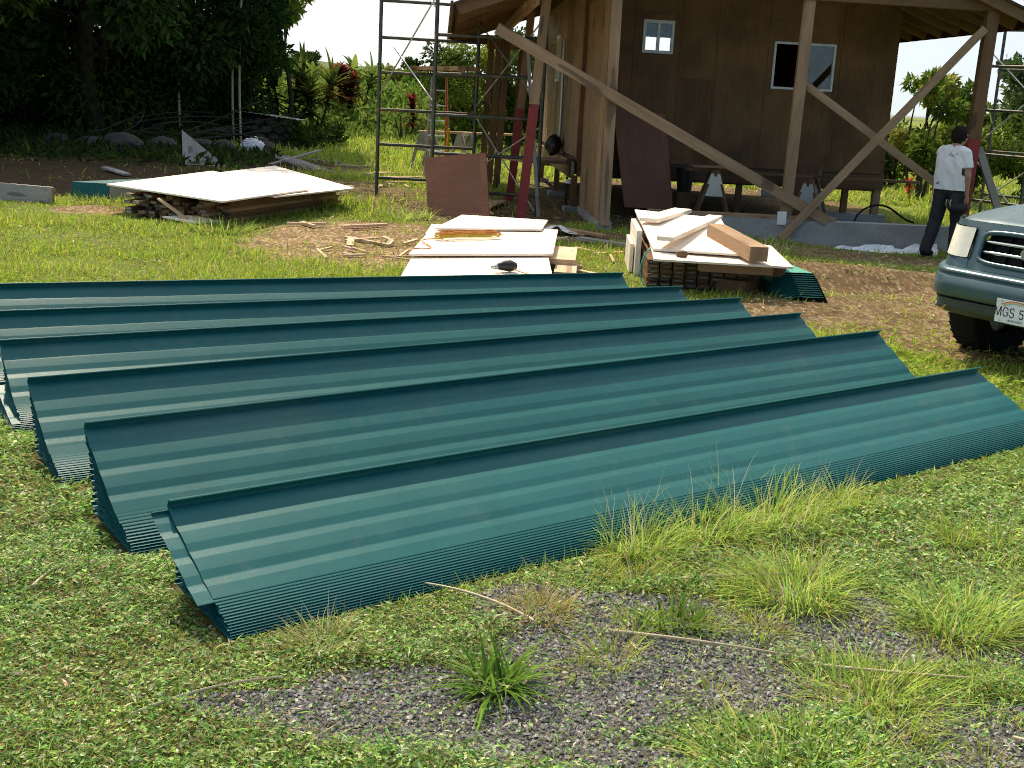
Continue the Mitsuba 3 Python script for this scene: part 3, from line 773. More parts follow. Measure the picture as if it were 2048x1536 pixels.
strap_plant('fan_leaf_tree', 'long leaved dark tree in front of the yellow green branches', 'tree', -6.9, 34.5, 2.9, 60, 1.1, .16, [(0.05, .08, .02), (.09, .13, .03)], 106, heads=3, topspread=.6, stem=.05, low=.4)
strap_plant('orange_leaf_plant', 'orange red leaved plant low behind the slender tree', 'plant', -7.2, 46.0, 1.5, 40, .5, .1, [(0.35, .10, .03), (.28, .16, .05), (.2, .05, .03)], 107)
strap_plant('white_stem_shrub', 'bare whitish stems below the smaller red plant', 'shrub', -4.0, 39.6, .9, 14, .22, .05, MID, 108, heads=4, topspread=.25, stem=.03, low=.8)
strap_plant('red_basket_plant', 'dark red plant among the shrubs right of the house', 'plant', 8.55, 24.6, .98, 60, .30, .07, [(0.24, .03, .03), (.16, .02, .03)], 109, low=.65)
strap_plant('red_flower_plant', 'bright red flowers low beside the house corner', 'flower', 8.0, 25.2, .42, 40, .16, .06, [(0.65, .06, .03), (.55, .10, .04)], 110, low=.5)

# bank and field: dense ground plants
pr = []
n = 46000
x, y = rg.uniform(-24, 9, n), 39.5 + 14 * rg.random(n) ** 1.3
keep = np.abs(x) < .48 * y + 1
x, y = x[keep], y[keep]; n = len(x)
hgt = ss(39.5, 42.5, y) * (0.25 + 0.75 * PATCH(x, y, .6, 14)) * (1 - .8 * ss(2, 9, x))
c = np.stack([x, y, tz(x, y) + hgt * rg.random(n) * 0.95], 1)
col = pick(rg, [(0.13, .22, .04), (.18, .28, .05), (.09, .16, .035), (.22, .28, .06)], n, .3)
L = rg.uniform(.14, .34, n)
pr.append(leaf_quads(c, up_dirs(n, 1.5), up_dirs(n, 1.2), L, L * .5, col, .2))
n = 30000
x, y = rg.uniform(-60, 60, n), 53 + 55 * rg.random(n) ** 1.5
keep = np.abs(x) < .48 * y + 1
x, y = x[keep], y[keep]; n = len(x)
c = np.stack([x, y, tz(x, y) + rg.random(n) * .3], 1)
L = rg.uniform(.3, .7, n)
pr.append(leaf_quads(c, up_dirs(n, 1.5), up_dirs(n, 1.2), L, L * .5, pick(rg, [(0.14, .24, .045), (.18, .28, .05), (.11, .19, .04)], n, .25), .2))
put_soup('undergrowth', pr)
tag('undergrowth', 'dense green plants over the bank and the field behind the house', 'undergrowth', kind='stuff')
# shaded weeds under the trees
n = 26000
x, y = rg.uniform(-17, -5.2, n), rg.uniform(22.5, 36, n)
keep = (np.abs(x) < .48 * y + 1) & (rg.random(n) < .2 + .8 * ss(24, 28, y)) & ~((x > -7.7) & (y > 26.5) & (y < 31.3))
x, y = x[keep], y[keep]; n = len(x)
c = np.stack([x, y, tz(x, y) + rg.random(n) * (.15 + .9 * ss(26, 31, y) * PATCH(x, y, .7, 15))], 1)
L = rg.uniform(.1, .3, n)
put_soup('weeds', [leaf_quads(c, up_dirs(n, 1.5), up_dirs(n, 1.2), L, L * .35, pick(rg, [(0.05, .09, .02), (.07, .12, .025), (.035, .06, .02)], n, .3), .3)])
tag('weeds', 'shaded green weeds under the dark trees', 'weeds', kind='stuff')

# ------------------------------------------------------------------ the house (u along the front, v to the back, z up)
HA = math.radians(4)
HX, HY, HO = V(math.cos(HA), math.sin(HA), 0), V(-math.sin(HA), math.cos(HA), 0), V(1.06, 15.8, 0)


def W(u, v, z):
    return HO + HX * u + HY * v + V(0, 0, z)


def hbox(lo, hi, mb=None):
    (a, b, c), (d, e, f) = lo, hi
    return (mb or MB()).hexa([W(a, b, c), W(d, b, c), W(d, e, c), W(a, e, c), W(a, b, f), W(d, b, f), W(d, e, f), W(a, e, f)])


def hp(name, m, lo, hi, parent='house', label=None):
    k = put(parent, name, hbox(lo, hi).done(), m)
    if label:
        labels[k] = {'label': label}
    return k


def hbeam(name, m, p0, p1, w, h, up=(0, 0, 1), parent='house', label=None):
    k = put(parent, name, beam(W(*p0), W(*p1), w, h, up), m)
    if label:
        labels[k] = {'label': label}
    return k


tag('house', 'brown plywood house under construction with braced porch posts', 'house')
numbered('house')
FV = 2.4                                           # front wall
# foundation kerbs and piers
hp('foundation_kerb', 'concrete', (0.55, -0.08, -0.25), (5.05, 0.10, 0.255), label='long concrete kerb under the front porch posts')
hp('foundation_kerb', 'concrete', (-0.06, 0.0, -0.2), (0.13, 2.3, 0.10), label='short concrete kerb under the left porch wall')
hp('foundation_kerb', 'concrete', (3.55, FV + 0.02, -0.2), (4.70, FV + 0.22, 0.17), label='low concrete kerb under the right house corner')
hp('sill_board', 'fir', (0.60, -0.065, 0.258), (3.1, 0.085, 0.30), label='pale wooden sill board on the concrete kerb')
# front wall: plywood sheets with gaps, cut round the two windows
WIN = [(0.74, 1.20, 2.36, 2.83), (2.70, 3.63, 1.95, 2.63)]
edges = [-0.12, 0.62, 1.30, 1.86, 2.62, 3.72, 4.57]
for a, b in zip(edges[:-1], edges[1:]):
    w = [q for q in WIN if q[0] >= a and q[1] <= b]
    g = 0.0025
    if not w:
        pcs = [(a + g, b - g, 0.78, 2.02), (a + g, b - g, 2.026, 3.24)] if (a > 1.2 and a < 1.5) else [(a + g, b - g, 0.78, 3.24)]
    else:
        u0, u1, z0, z1 = w[0]
        pcs = [(a + g, u0, 0.78, 3.24), (u1, b - g, 0.78, 3.24), (u0, u1, 0.78, z0), (u0, u1, z1, 3.24)]
    for (p, q, r, s) in pcs:
        if q - p > 0.01:
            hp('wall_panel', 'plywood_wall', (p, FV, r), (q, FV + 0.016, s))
# side walls, back wall with openings, floor, ceiling joists
for a, b in ((2.42, 3.6), (3.606, 4.8), (4.806, 5.75)):
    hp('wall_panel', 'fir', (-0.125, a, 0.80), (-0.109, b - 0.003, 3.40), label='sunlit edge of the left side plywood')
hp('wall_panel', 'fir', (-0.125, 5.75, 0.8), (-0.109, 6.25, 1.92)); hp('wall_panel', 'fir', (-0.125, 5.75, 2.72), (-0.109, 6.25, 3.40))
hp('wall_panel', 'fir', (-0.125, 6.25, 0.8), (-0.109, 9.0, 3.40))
for lo, hi in (((4.56, FV + .02, 0.78), (4.575, 9.0, 3.24)), ((-0.11, 9, 0.3), (1.7, 9.016, 3.24)), ((1.7, 9, 0.3), (2.5, 9.016, 2.45)), ((1.7, 9, 2.93), (2.5, 9.016, 3.24)), ((2.5, 9, .75), (4.57, 9.016, 3.24))):
    hp('wall_panel', 'plywood_wall', lo, hi)
hp('floor_deck', 'fir_brown', (-0.1, FV + .02, 0.74), (4.56, 8.99, 0.776))
for q in np.arange(FV + 0.35, 8.9, 0.6):
    hp('floor_joist', 'fir_brown', (-0.06, q, 0.50), (4.55, q + 0.04, 0.739))
hbeam('rim_beam', 'fir', (-0.155, 2.46, 0.615), (-0.155, 9.0, 0.615), 0.05, 0.25, label='pale rim beam under the left side wall')
hbeam('rim_beam', 'fir_brown', (-0.1, FV - 0.02, 0.655), (4.57, FV - 0.02, 0.655), 0.04, 0.22, label='dark rim beam under the front wall')
for u, v in ((-0.12, 2.48), (1.2, 2.5), (2.4, 2.5), (-0.1, 5.4), (2.2, 5.4), (-0.1, 8.6), (2.2, 8.6), (4.5, 5.4), (4.5, 8.6)):
    hbeam('pier_post', 'fir_brown', (u, v, 0.05), (u, v, 0.53), 0.09, 0.09, (0, 1, 0))
    hp('pier_block', 'concrete', (u - .14, v - .14, -0.1), (u + .14, v + .14, 0.07))
hbeam('corner_post', 'fir', (4.53, FV + .1, 0.17), (4.53, FV + .1, 0.78), 0.11, 0.11, (0, 1, 0), label='short post under the right house corner')
hbeam('corner_post', 'fir_brown', (4.05, FV + .12, 0.17), (4.05, FV + .12, 0.78), 0.09, 0.09, (0, 1, 0))
# left wing wall: boards side by side from the front post back to the house
hbeam('porch_post', 'fir', (0.035, 0.02, 0.06), (0.0, 0.02, 3.02), 0.13, 0.09, (0, 1, 0), label='left front porch post with knotty pale face')
u = -0.02
for k, q in enumerate(np.arange(0.09, 2.36, 0.142)):
    hbeam('wall_plank', 'fir', (u, q + 0.07, 0.06), (u - 0.03, q + 0.07, 3.0), 0.1405, 0.035 + 0.002 * (k % 2), tuple(-HX))
hbeam('porch_post', 'fir', (2.43, 0.02, 0.30), (2.46, 0.02, 3.02), 0.14, 0.09, (0, 1, 0), label='middle front porch post with a white box at its foot')
RB = thing('electrical_box', 'pale electrical box fixed to the foot of the middle porch post', 'electrical box')
put(None, RB, join(*[trimesh.creation.box(e, trimesh.transformations.translation_matrix(W(*c))) for e, c in (((.115, .05, .17), (2.36, -.075, .27)), ((.10, .012, .155), (2.36, -.105, .27)), ((.02, .01, .03), (2.36, -.113, .30)), ((.02, .01, .03), (2.36, -.113, .24)))]), 'white_vinyl')
hbeam('porch_post', 'fir_brown', (4.83, 0.02, 1.42), (4.85, 0.02, 3.02), 0.15, 0.14, (0, 1, 0), label='bare upper part of the right porch post')
hbeam('porch_post', 'red_paint', (4.80, 0.02, 0.10), (4.829, 0.02, 1.417), 0.156, 0.146, (0, 1, 0), label='red painted lower part of the right porch post')
hp('porch_beam', 'fir_brown', (-0.12, -0.05, 3.023), (4.93, 0.09, 3.14), label='long beam over the porch posts')
# braces
hbeam('brace', 'fir', (-1.50, -0.075, 2.46), (2.98, -0.075, 0.26), 0.04, 0.14, label='long diagonal brace across the left front of the porch')
hbeam('brace', 'fir', (2.50, 0.10, 2.01), (4.78, 0.10, 0.60), 0.04, 0.10, label='diagonal brace falling from the middle post to the red post')
hbeam('brace', 'fir', (4.74, -0.075, 2.80), (2.36, -0.12, 0.0), 0.04, 0.10, label='diagonal brace rising from the grass to the top of the right post')
hbeam('brace', 'weathered', (4.93, 0.04, 1.30), (5.42, 0.1, 0.35), 0.04, 0.10, label='short grey brace right of the red post')
# left porch: posts, beams and rafters
for u, v, rz in ((-1.0, 0.70, 1.55), (-0.97, 3.9, 1.45)):
    hbeam('left_porch_post', 'red_paint', (u - 0.02, v, 0.0), (u + 0.08, v, rz), 0.13, 0.10, (0, 1, 0), label='red painted lower part of a left porch post')
    hbeam('left_porch_post', 'fir', (u + 0.081, v, rz + .003), (u + 0.17, v, 2.95), 0.125, 0.095, (0, 1, 0))
for u, v in ((-1.12, 6.0), (-1.2, 7.2), (-1.3, 8.3), (-.7, 8.4)):
    hbeam('left_porch_post', 'fir_brown', (u, v, 0.0), (u + .08, v, 2.75), 0.12, 0.10, (0, 1, 0))
hbeam('porch_beam', 'fir', (-1.0, 0.0, 2.88), (-1.0, 9.0, 2.88), 0.06, 0.20, label='beam carried by the left porch posts')
hbeam('porch_beam', 'fir', (-1.3, 8.7, 2.62), (-0.1, 8.7, 2.62), 0.06, 0.22, label='sunlit orange beam at the far end of the left porch')
hbeam('left_porch_prop', 'weathered', (-0.75, 1.0, 0.03), (-1.02, 1.3, 2.4), 0.05, 0.09, (0, 1, 0), label='pale leaning prop between the red posts')
# gable roof
UL, UR, RU, RZ = -2.05, 5.42, 2.1, 4.2
ZL, ZR = 2.70, 2.95
V0, V1 = -0.22, 9.1
mb = MB()
mb.hexa([W(UL, V0, ZL), W(RU, V0, RZ), W(RU, V1, RZ), W(UL, V1, ZL), W(UL, V0, ZL + .03), W(RU, V0, RZ + .03), W(RU, V1, RZ + .03), W(UL, V1, ZL + .03)])
mb.hexa([W(RU, V0, RZ), W(UR, V0, ZR), W(UR, V1, ZR), W(RU, V1, RZ), W(RU, V0, RZ + .03), W(UR, V0, ZR + .03), W(UR, V1, ZR + .03), W(RU, V1, RZ + .03)])
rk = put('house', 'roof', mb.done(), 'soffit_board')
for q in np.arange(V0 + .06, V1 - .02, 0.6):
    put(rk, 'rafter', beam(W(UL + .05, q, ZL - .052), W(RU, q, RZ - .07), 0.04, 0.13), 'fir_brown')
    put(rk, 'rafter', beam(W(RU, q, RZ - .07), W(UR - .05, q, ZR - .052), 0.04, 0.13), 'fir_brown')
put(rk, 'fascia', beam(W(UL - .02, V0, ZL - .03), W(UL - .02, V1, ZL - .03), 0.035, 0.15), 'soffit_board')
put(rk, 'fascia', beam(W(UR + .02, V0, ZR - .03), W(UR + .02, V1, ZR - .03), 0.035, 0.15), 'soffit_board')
put(rk, 'fascia', beam(W(UL, V1 + .02, ZL - .03), W(-0.1, V1 + .02, ZL + .03), 0.035, 0.15), 'soffit_board')
for v_ in (FV, 9.0):                                # gable infill above the wall sheets
    g_ = [(-.12, 3.243), (4.57, 3.243), (4.57, 3.262), (2.1, 4.13), (-.12, 3.36)]
    a_, b_ = np.array([W(u, v_, z) for u, z in g_]), np.array([W(u, v_ + .016, z) for u, z in g_])
    put('house', 'gable_panel', trimesh.Trimesh(np.vstack([a_, b_]), [[0, 1, 2], [0, 2, 3], [0, 3, 4], [7, 6, 5], [8, 7, 5], [9, 8, 5]] + [[p, (p + 1) % 5, 5 + p] for p in range(5)] + [[(p + 1) % 5, 5 + (p + 1) % 5, 5 + p] for p in range(5)], process=False), 'plywood_wall')
# windows
for k, (u0, u1, z0, z1) in enumerate(WIN):
    wk = numbered('house__window')
    labels[wk] = {'label': ['small high two light window', 'larger sliding window, its left half open'][k]}
    t = 0.045 if k == 0 else 0.035
    mb = MB()
    for lo, hi in (((u0, z0), (u1, z0 + t)), ((u0, z1 - t), (u1, z1)), ((u0, z0 + t), (u0 + t, z1 - t)), ((u1 - t, z0 + t), (u1, z1 - t)), (((u0 + u1) / 2 - t / 2, z0 + t), ((u0 + u1) / 2 + t / 2, z1 - t))):
        hbox((lo[0] + .001, FV - 0.025, lo[1] + .001), (hi[0] - .001, FV + 0.03, hi[1] - .001), mb)
    scene[wk] = mikit.ply(mb.done()['mesh'], 'white_vinyl')
    m = (u0 + u1) / 2
    for p, q in ([(u0 + t, m - t / 2), (m + t / 2, u1 - t)] if k == 0 else [(m + t / 2, u1 - t)]):
        v = np.array([W(p, FV + .004, z0 + t), W(q, FV + .004, z0 + t), W(q, FV + .004, z1 - t), W(p, FV + .004, z1 - t)])
        put(wk, 'pane', trimesh.Trimesh(v, QF, process=False), 'window_glass')
wk = numbered('house__window'); labels[wk] = {'label': 'narrow side window seen edge on'}
mb = MB()
for lo, hi in (((5.76, 1.93), (6.24, 1.97)), ((5.76, 2.67), (6.24, 2.71)), ((5.76, 1.971), (5.80, 2.669)), ((6.20, 1.971), (6.24, 2.669))):
    hbox((-0.16, lo[0], lo[1]), (-0.105, hi[0], hi[1]), mb)
scene[wk] = mikit.ply(mb.done()['mesh'], 'white_vinyl')
put(wk, 'pane', trimesh.Trimesh(np.array([W(-.12, 5.8, 1.97), W(-.12, 6.2, 1.97), W(-.12, 6.2, 2.67), W(-.12, 5.8, 2.67)]), QF, process=False), 'window_glass')
put('house', 'conduit', tube([W(-.17, 4.6, .85), W(-.17, 4.6, 1.5), W(-.19, 4.6, 2.6)], .025, 8), 'galvanised', smooth=True)
mb = MB(); hbox((-.21, 2.47, .50), (-.182, 2.85, .78), mb)
k = thing('meter_box', 'black box on the rim beam at the left house corner', 'electrical box')
put(None, k, join(mb.done()['mesh'], tube([W(-.22, 2.6, .5), W(-.22, 2.6, .2), W(-.2, 2.62, .05)], .02, 6), hbox((-.215, 2.50, .53), (-.208, 2.82, .75)).done()['mesh']), 'black_plastic')
put('house', 'vent_cap', placed(trimesh.creation.cylinder(.05, .06, sections=12), trimesh.transformations.translation_matrix(W(-.2, 2.5, .44))), 'white_plastic', smooth=40)
k = thing('heavy_bag', 'black rounded bag sitting on the rim beam by the side wall', 'bag')
m = trimesh.creation.icosphere(3, 1.0); m.vertices *= [.13, .22, .17]; m.vertices += W(-.28, 4.4, .90)
m.vertices += (meshkit.fbm(m.vertices * 9, 3)[:, None] - .5) * .08
put(None, k, m, 'black_plastic', smooth=True)
hbeam('deck_plank', 'fir', (-1.0, 3.0, 0.70), (-0.2, 3.3, 0.70), 0.9, 0.05, label='lower deck boards on the left side')

# boards, sheets and tools in the porch
k = thing('plywood_sheet', 'tall reddish plywood sheet leaning on the house wall in the porch', 'plywood sheet')
put(None, k, MB().slab([W(.56, 1.78, .16), W(1.28, 1.80, .16), W(1.16, 2.35, 1.50), W(.36, 2.33, 1.60)], .018).done(), 'plywood_red')
k = thing('waste_bin', 'dark bin on the porch floor beside the reddish sheet', 'bin')
put(None, k, placed(trimesh.creation.revolve([(0.001, 0), (.10, 0), (.14, .33), (.15, .335), (.15, .35), (.13, .35), (.095, .02), (.001, .02)], sections=20), trimesh.transformations.translation_matrix(W(1.48, 2.1, .40))), 'black_plastic', smooth=40)
put(k, 'stand', hbox((1.36, 1.98, .05), (1.60, 2.22, .398)).done(), 'fir_brown')


def sawhorse(label, c, ang, L=.75, H=.72, m='fir_brown', gus='weathered', name='sawhorse'):
    key = thing(name, label, 'sawhorse', None)
    M = rotz(ang, c)
    def pb(nm, p0, p1, w, h, up=(0, 0, 1), mt=m):
        d = beam(p0, p1, w, h, up); d['mesh'].apply_transform(M); put(key, nm, d, mt)
    pb('top_rail', (-L / 2, 0, H - .045), (L / 2, 0, H - .045), .04, .09)
    for sx in (-1, 1):
        for sy in (-1, 1):
            pb('leg', (sx * (L / 2 - .06), sy * .035, H - .01), (sx * (L / 2 - .02), sy * .24, 0.0), .09, .038, (0, 1, .3))
        g = MB().hexa([(sx * (L / 2 - .01) + dx, y, z) for z, hw in ((H - .36, .16), (H - .05, .06)) for dx, y in ((-.006, -hw), (.006, -hw), (.006, hw), (-.006, hw))]).done()
        g['mesh'].apply_transform(M); put(key, 'gusset', g, gus)
    return key


sawhorse('dark sawhorse with a grey end plate in the middle of the porch', W(1.72, 1.25, .12), math.radians(84), H=.68, gus='galvanised')
sawhorse('sawhorse at the right end of the porch carrying the long board', W(3.15, 1.35, .12), math.radians(70), H=.60, gus='galvanised')
k = thing('plank', 'long thin board laid level across the porch sawhorses', 'plank')
put(None, k, beam(W(1.35, 1.45, .765), W(4.75, 1.5, .735), .14, .035), 'fir_brown')
k = thing('plank', 'board end with offcuts lying on the middle sawhorse', 'plank')
put(None, k, beam(W(1.35, 1.1, .83), W(2.15, 1.3, .83), .16, .03), 'fir')
k = thing('plywood_sheet', 'dark plywood offcut leaning in the right end of the porch', 'plywood sheet')
put(None, k, MB().slab([W(2.85, 1.7, .13), W(3.35, 1.8, .13), W(3.62, 2.35, .86), W(3.10, 2.33, .80)], .018).done(), 'fir_brown')
k = thing('hose_loop', 'dark hose arched over the concrete kerb', 'hose')
put(None, k, tube(spline([W(3.45, .25, .22), W(3.60, .3, .42), W(3.85, .3, .47), W(4.1, .3, .34), W(4.25, .2, .27)], 24), .014, 6), 'black_rubber', smooth=True)
k = thing('plastic_film', 'crumpled white plastic film along the foot of the concrete kerb', 'plastic film')
us = np.linspace(2.75, 4.45, 60); zs = np.linspace(0, 1, 8)
Uu, Zz = np.meshgrid(us, zs)
wv = meshkit.fbm(np.stack([Uu * 6, Zz * 2, 0 * Uu], -1), 4)
Pp = np.array([[W(a, -.10 - .14 * (1 - b) - .10 * c, -.12 + (.05 + .10 * (a - 2.75) / 1.7) * b * (.2 + 1.2 * c)) for a, b, c in zip(r0, r1, r2)] for r0, r1, r2 in zip(Uu, Zz, wv)]).reshape(-1, 3)
i = (np.arange(7)[:, None] * 60 + np.arange(59)[None]).ravel()
put(None, k, trimesh.Trimesh(Pp, np.vstack([np.stack([i, i + 1, i + 61], 1), np.stack([i, i + 61, i + 60], 1)]), process=False), 'white_plastic', smooth=True)

# ------------------------------------------------------------------ scaffolds
def scaffold(name, label, frames, levels, H, braces, extra=()):
    key = thing(name, label, 'scaffold')
    for (x0, y0), (x1, y1) in frames:
        fk = numbered(f'{key}__frame')
        a, b = V(x0, y0, float(tz(x0, y0)) - .02), V(x1, y1, float(tz(x1, y1)) - .02)
        ms = [tube([p, p + V(0, 0, H / 2), p + V(0, 0, H)], .028, 8) for p in (a, b)]
        scene[fk] = mikit.ply(join(*ms), 'scaffold_steel', smooth=True)
        for z in levels:
            put(fk, 'rung', tube([a + V(0, 0, z), (a + b) / 2 + V(0, 0, z), b + V(0, 0, z)], .024, 8), 'scaffold_steel', smooth=True)
    for p, q in braces:
        put(key, 'brace', tube([V(*p), (V(*p) + V(*q)) / 2, V(*q)], .012, 6), 'galvanised', smooth=True)
    for nm, p, q, r, m in extra:
        put(key, nm, tube([V(*p), (V(*p) + V(*q)) / 2, V(*q)], r, 6), m, smooth=True)
    return key


sA, sD, sB, sC = (-2.30, 19.1), (-.80, 19.25), (-1.30, 17.2), (.21, 17.1)
scaffold('scaffold', 'dark steel scaffold tower standing left of the house', [(sA, sD), (sB, sC)], (.31, .83, 1.36, 1.92, 2.44, 2.98), 4.2,
         [((-2.3, 19.1, 1.55), (-1.3, 17.2, 2.95)), ((-2.0, 18.3, 2.25), (-1.32, 17.2, 1.52)), ((-1.3, 17.2, 2.75), (-2.3, 19.1, 3.8)), ((-.80, 19.25, 2.70), (.21, 17.1, 1.52)), ((.21, 17.1, 2.75), (-.80, 19.25, 1.45)), ((-.80, 19.25, 1.30), (.21, 17.1, .04)), ((.21, 17.1, 1.25), (-.8, 19.25, .45))])
k = thing('scaffold_plank', 'thick short plank lying on the scaffold rungs', 'plank')
put(None, k, beam((-1.62, 19.3, 1.985), (-.86, 17.6, 1.985), .32, .055), 'fir')
k = thing('scaffold_plank', 'dark board end on the far rung of the left scaffold', 'plank')
put(None, k, beam((-1.85, 19.22, 1.97), (-1.45, 19.3, 1.97), .2, .05), 'fir_brown')
scaffold('scaffold', 'grey steel scaffold tower at the right edge behind the truck', [((7.35, 20.2), (7.95, 19.4)), ((8.15, 21.6), (9.0, 20.9))], (.5, 1.25, 1.95, 2.64, 3.3), 4.2,
         [((7.35, 20.2, 2.3), (8.15, 21.6, 1.6)), ((7.95, 19.4, 2.1), (7.35, 20.2, 1.2)), ((7.35, 20.2, 1.1), (7.95, 19.4, .2)), ((7.3, 20.3, 2.9), (7.95, 19.4, 2.0)), ((7.95, 19.4, .9), (7.3, 20.2, .1))])
k = thing('step_ladder', 'orange step ladder standing behind the scaffold', 'ladder')
lo = V(-1.68, 23.0, 0)
for s in (-1, 1):
    put(k, 'rail', beam(lo + V(s * .20, 0, 0), lo + V(s * .13, .32, 1.95), .025, .07), 'orange_fibreglass' if s > 0 else 'weathered')
    put(k, 'rear_rail', beam(lo + V(s * .22, .95, 0), lo + V(s * .13, .40, 1.95), .025, .045), 'orange_fibreglass' if s > 0 else 'weathered')
for q in range(6):
    t = (q + 1) / 7
    put(k, 'step', beam(lo + V(-.19 + .06 * t, .32 * t, 1.95 * t), lo + V(.19 - .06 * t, .32 * t, 1.95 * t), .085, .022), 'galvanised')
put(k, 'top_cap', MB().box(lo + V(-.18, .26, 1.93), lo + V(.18, .46, 1.99)).done(), 'black_plastic')
sawhorse('weathered grey sawhorse on the lawn behind the leaning offcut', (-2.05, 25.7, 0), math.radians(78), L=.9, H=.80, m='weathered')
sawhorse('weathered grey sawhorse nearer the dark shrub tree', (-1.35, 27.3, 0), math.radians(78), L=.9, H=.80, m='weathered')
k = thing('plank', 'pale board laid between the two grey sawhorses', 'plank')
put(None, k, beam((-2.2, 25.4, .83), (-.2, 26.4, .83), .2, .04), 'fir_pale')
k = thing('spirit_level', 'bright yellow tool standing against the scaffold behind the offcut', 'level')
put(None, k, join(beam((-1.30, 19.9, .0), (-1.24, 19.75, .98), .03, .06)['mesh'], beam((-1.24, 19.742, .98), (-1.235, 19.73, 1.08), .025, .04)['mesh']), 'yellow_plastic')
k = thing('plywood_offcut', 'square brown plywood offcut standing upright before the scaffold', 'plywood sheet')
put(None, k, MB().slab([(-1.30, 16.85, -.03), (-.42, 16.45, -.03), (-.54, 17.0, .86), (-1.40, 17.12, .74)], .02).done(), 'plywood_red')

# ------------------------------------------------------------------ lumber piles
# left pile: framing boards under two plywood sheets
pa = V(-3.52, 14.0, 0); al = unit(V(1.0, 3.15, 0)); ac = V(-al[1], al[0], 0)
rb = random.Random(8)
NTH = ['first', 'second', 'third', 'fourth', 'fifth', 'sixth', 'seventh', 'eighth', 'ninth', 'tenth', 'eleventh', 'twelfth']
for lay in range(7):
    for col in range(10):
        if lay > 4 and col in (3, 4):
            continue
        st = rb.uniform(-.12, .16) + (.0 if col > 7 else .05 if col % 3 else .18)
        w = .089 if lay < 6 else .09
        s0 = .055 + col * .124 + rb.uniform(-.008, .008)
        z = .03 + lay * .0395
        p0 = pa + al * st + ac * s0 + V(0, 0, z)
        key = thing('framing_board', f'brown framing board under the left plywood sheets, {NTH[lay]} row up, {NTH[col]} from the right', 'board', 'framing boards under the left plywood sheets')
        Ln = 2.9 + rb.uniform(-.1, .15)
        put(None, key, beam(p0, p0 + al * Ln, .094 if lay % 2 else .09, .0375), 'fir_brown' if (lay + col) % 3 else 'fir')
        put(key, 'end_mark', beam(p0 - al * .0025, p0 + al * .0005, .07, .022), 'end_paint') if rb.random() < (.62 if col > 6 else .28) else None
k = thing('plywood_sheet', 'pale plywood sheet on the left lumber pile, the upper of the two', 'plywood sheet')
put(None, k, MB().slab([(-5.06, 14.71, .345), (-3.31, 13.35, .345), (-2.72, 15.45, .352), (-4.54, 17.71, .352)], .018).done(), 'plywood_pale')
k = thing('plywood_sheet', 'pale plywood sheet on the left lumber pile, the lower one at the far end', 'plywood sheet')
put(None, k, MB().slab([(-4.62, 17.0, .325), (-2.98, 14.5, .322), (-2.26, 16.35, .325), (-4.07, 19.9, .33)], .018).done(), 'plywood_pale')
k = thing('plywood_offcut', 'small pale plywood offcut on the grass before the left lumber pile', 'plywood sheet')
put(None, k, MB().slab([(-4.16, 13.95, .075), (-3.72, 13.62, .06), (-3.42, 13.85, .065), (-3.85, 14.12, .09)], .016).done(), 'plywood_pale')
k = thing('plank', 'pale thin stick leaning on the end of the left lumber pile', 'plank')
put(None, k, beam((-4.22, 14.02, .27), (-3.83, 13.84, .06), .05, .02), 'fir_pale')
k = thing('timber', 'big weathered timber with pale stripes at the left edge', 'timber')
put(None, k, beam((-7.6, 15.75, .10), (-5.93, 15.25, .10), .05, .24), 'weathered')
put(k, 'end_grain', beam((-5.93, 15.25, .10), (-5.925, 15.2485, .10), .045, .23), 'fir')
k = thing('steel_flashing', 'folded green steel flashing lying behind the left timber', 'flashing')
put(None, k, MB().slab([(-5.95, 15.95, .24), (-5.45, 15.95, .24), (-4.2, 17.6, .24), (-4.7, 17.7, .27)], .01).slab([(-5.95, 15.93, .02), (-5.45, 15.92, .02), (-5.45, 15.95, .236), (-5.95, 15.95, .236)], .008).done()['mesh'], 'green_steel')
put(k, 'side_board', MB().slab([(-5.42, 15.9, .02), (-4.3, 17.3, .02), (-4.3, 17.3, .235), (-5.42, 15.9, .235)], .012).done(), 'weathered')

# middle pile: overlapping pale sheets on boards
for i, (c, lab) in enumerate((
        ([(-.92, 8.85, .20), (.30, 9.25, .20), (.26, 11.55, .235), (-.95, 11.2, .235)], 'pale plywood sheet nearest the green stacks in the middle pile'),
        ([(-.96, 10.42, .262), (.31, 10.98, .258), (.40, 12.80, .29), (-.90, 12.62, .29)], 'pale plywood sheet in the middle of the middle pile, the cords lie on it'),
        ([(-.86, 12.1, .318), (.22, 12.5, .318), (.30, 13.42, .325), (-.66, 13.5, .325)], 'pale plywood sheet at the far end of the middle pile'),
        ([(-.98, 12.4, .215), (-.45, 12.3, .215), (-.43, 13.35, .225), (-.98, 13.3, .225)], 'pale square board sticking out at the far left of the middle pile'))):
    k = thing('plywood_sheet', lab, 'plywood sheet')
    put(None, k, MB().slab(c, .018).done(), 'plywood_pale')
for i, (p, q, w, h, lab) in enumerate((
        ((-.75, 9.4, .06), (-.72, 13.2, .07), .14, .09, 'timber bearer under the left side of the middle pile'),
        ((.14, 9.7, .06), (.22, 13.2, .07), .14, .09, 'timber bearer under the right side of the middle pile'),
        ((-.3, 10.2, .145), (-.25, 13.3, .16), .9, .07, 'dark board layer under the sheets of the middle pile'),
        ((.40, 11.2, .16), (.46, 12.2, .16), .26, .05, 'short pale board at the right of the middle pile'),
        ((.42, 10.7, .11), (.47, 11.6, .11), .2, .05, 'lowest short board at the right of the middle pile'))):
    k = thing('board', lab, 'board')
    put(None, k, beam(p, q, w, h), 'fir' if i < 3 else 'fir_pale')
rr = np.random.default_rng(5)
k = thing('extension_cord', 'coiled yellow and brown cord bundle on the middle pile', 'cord')
ms = []
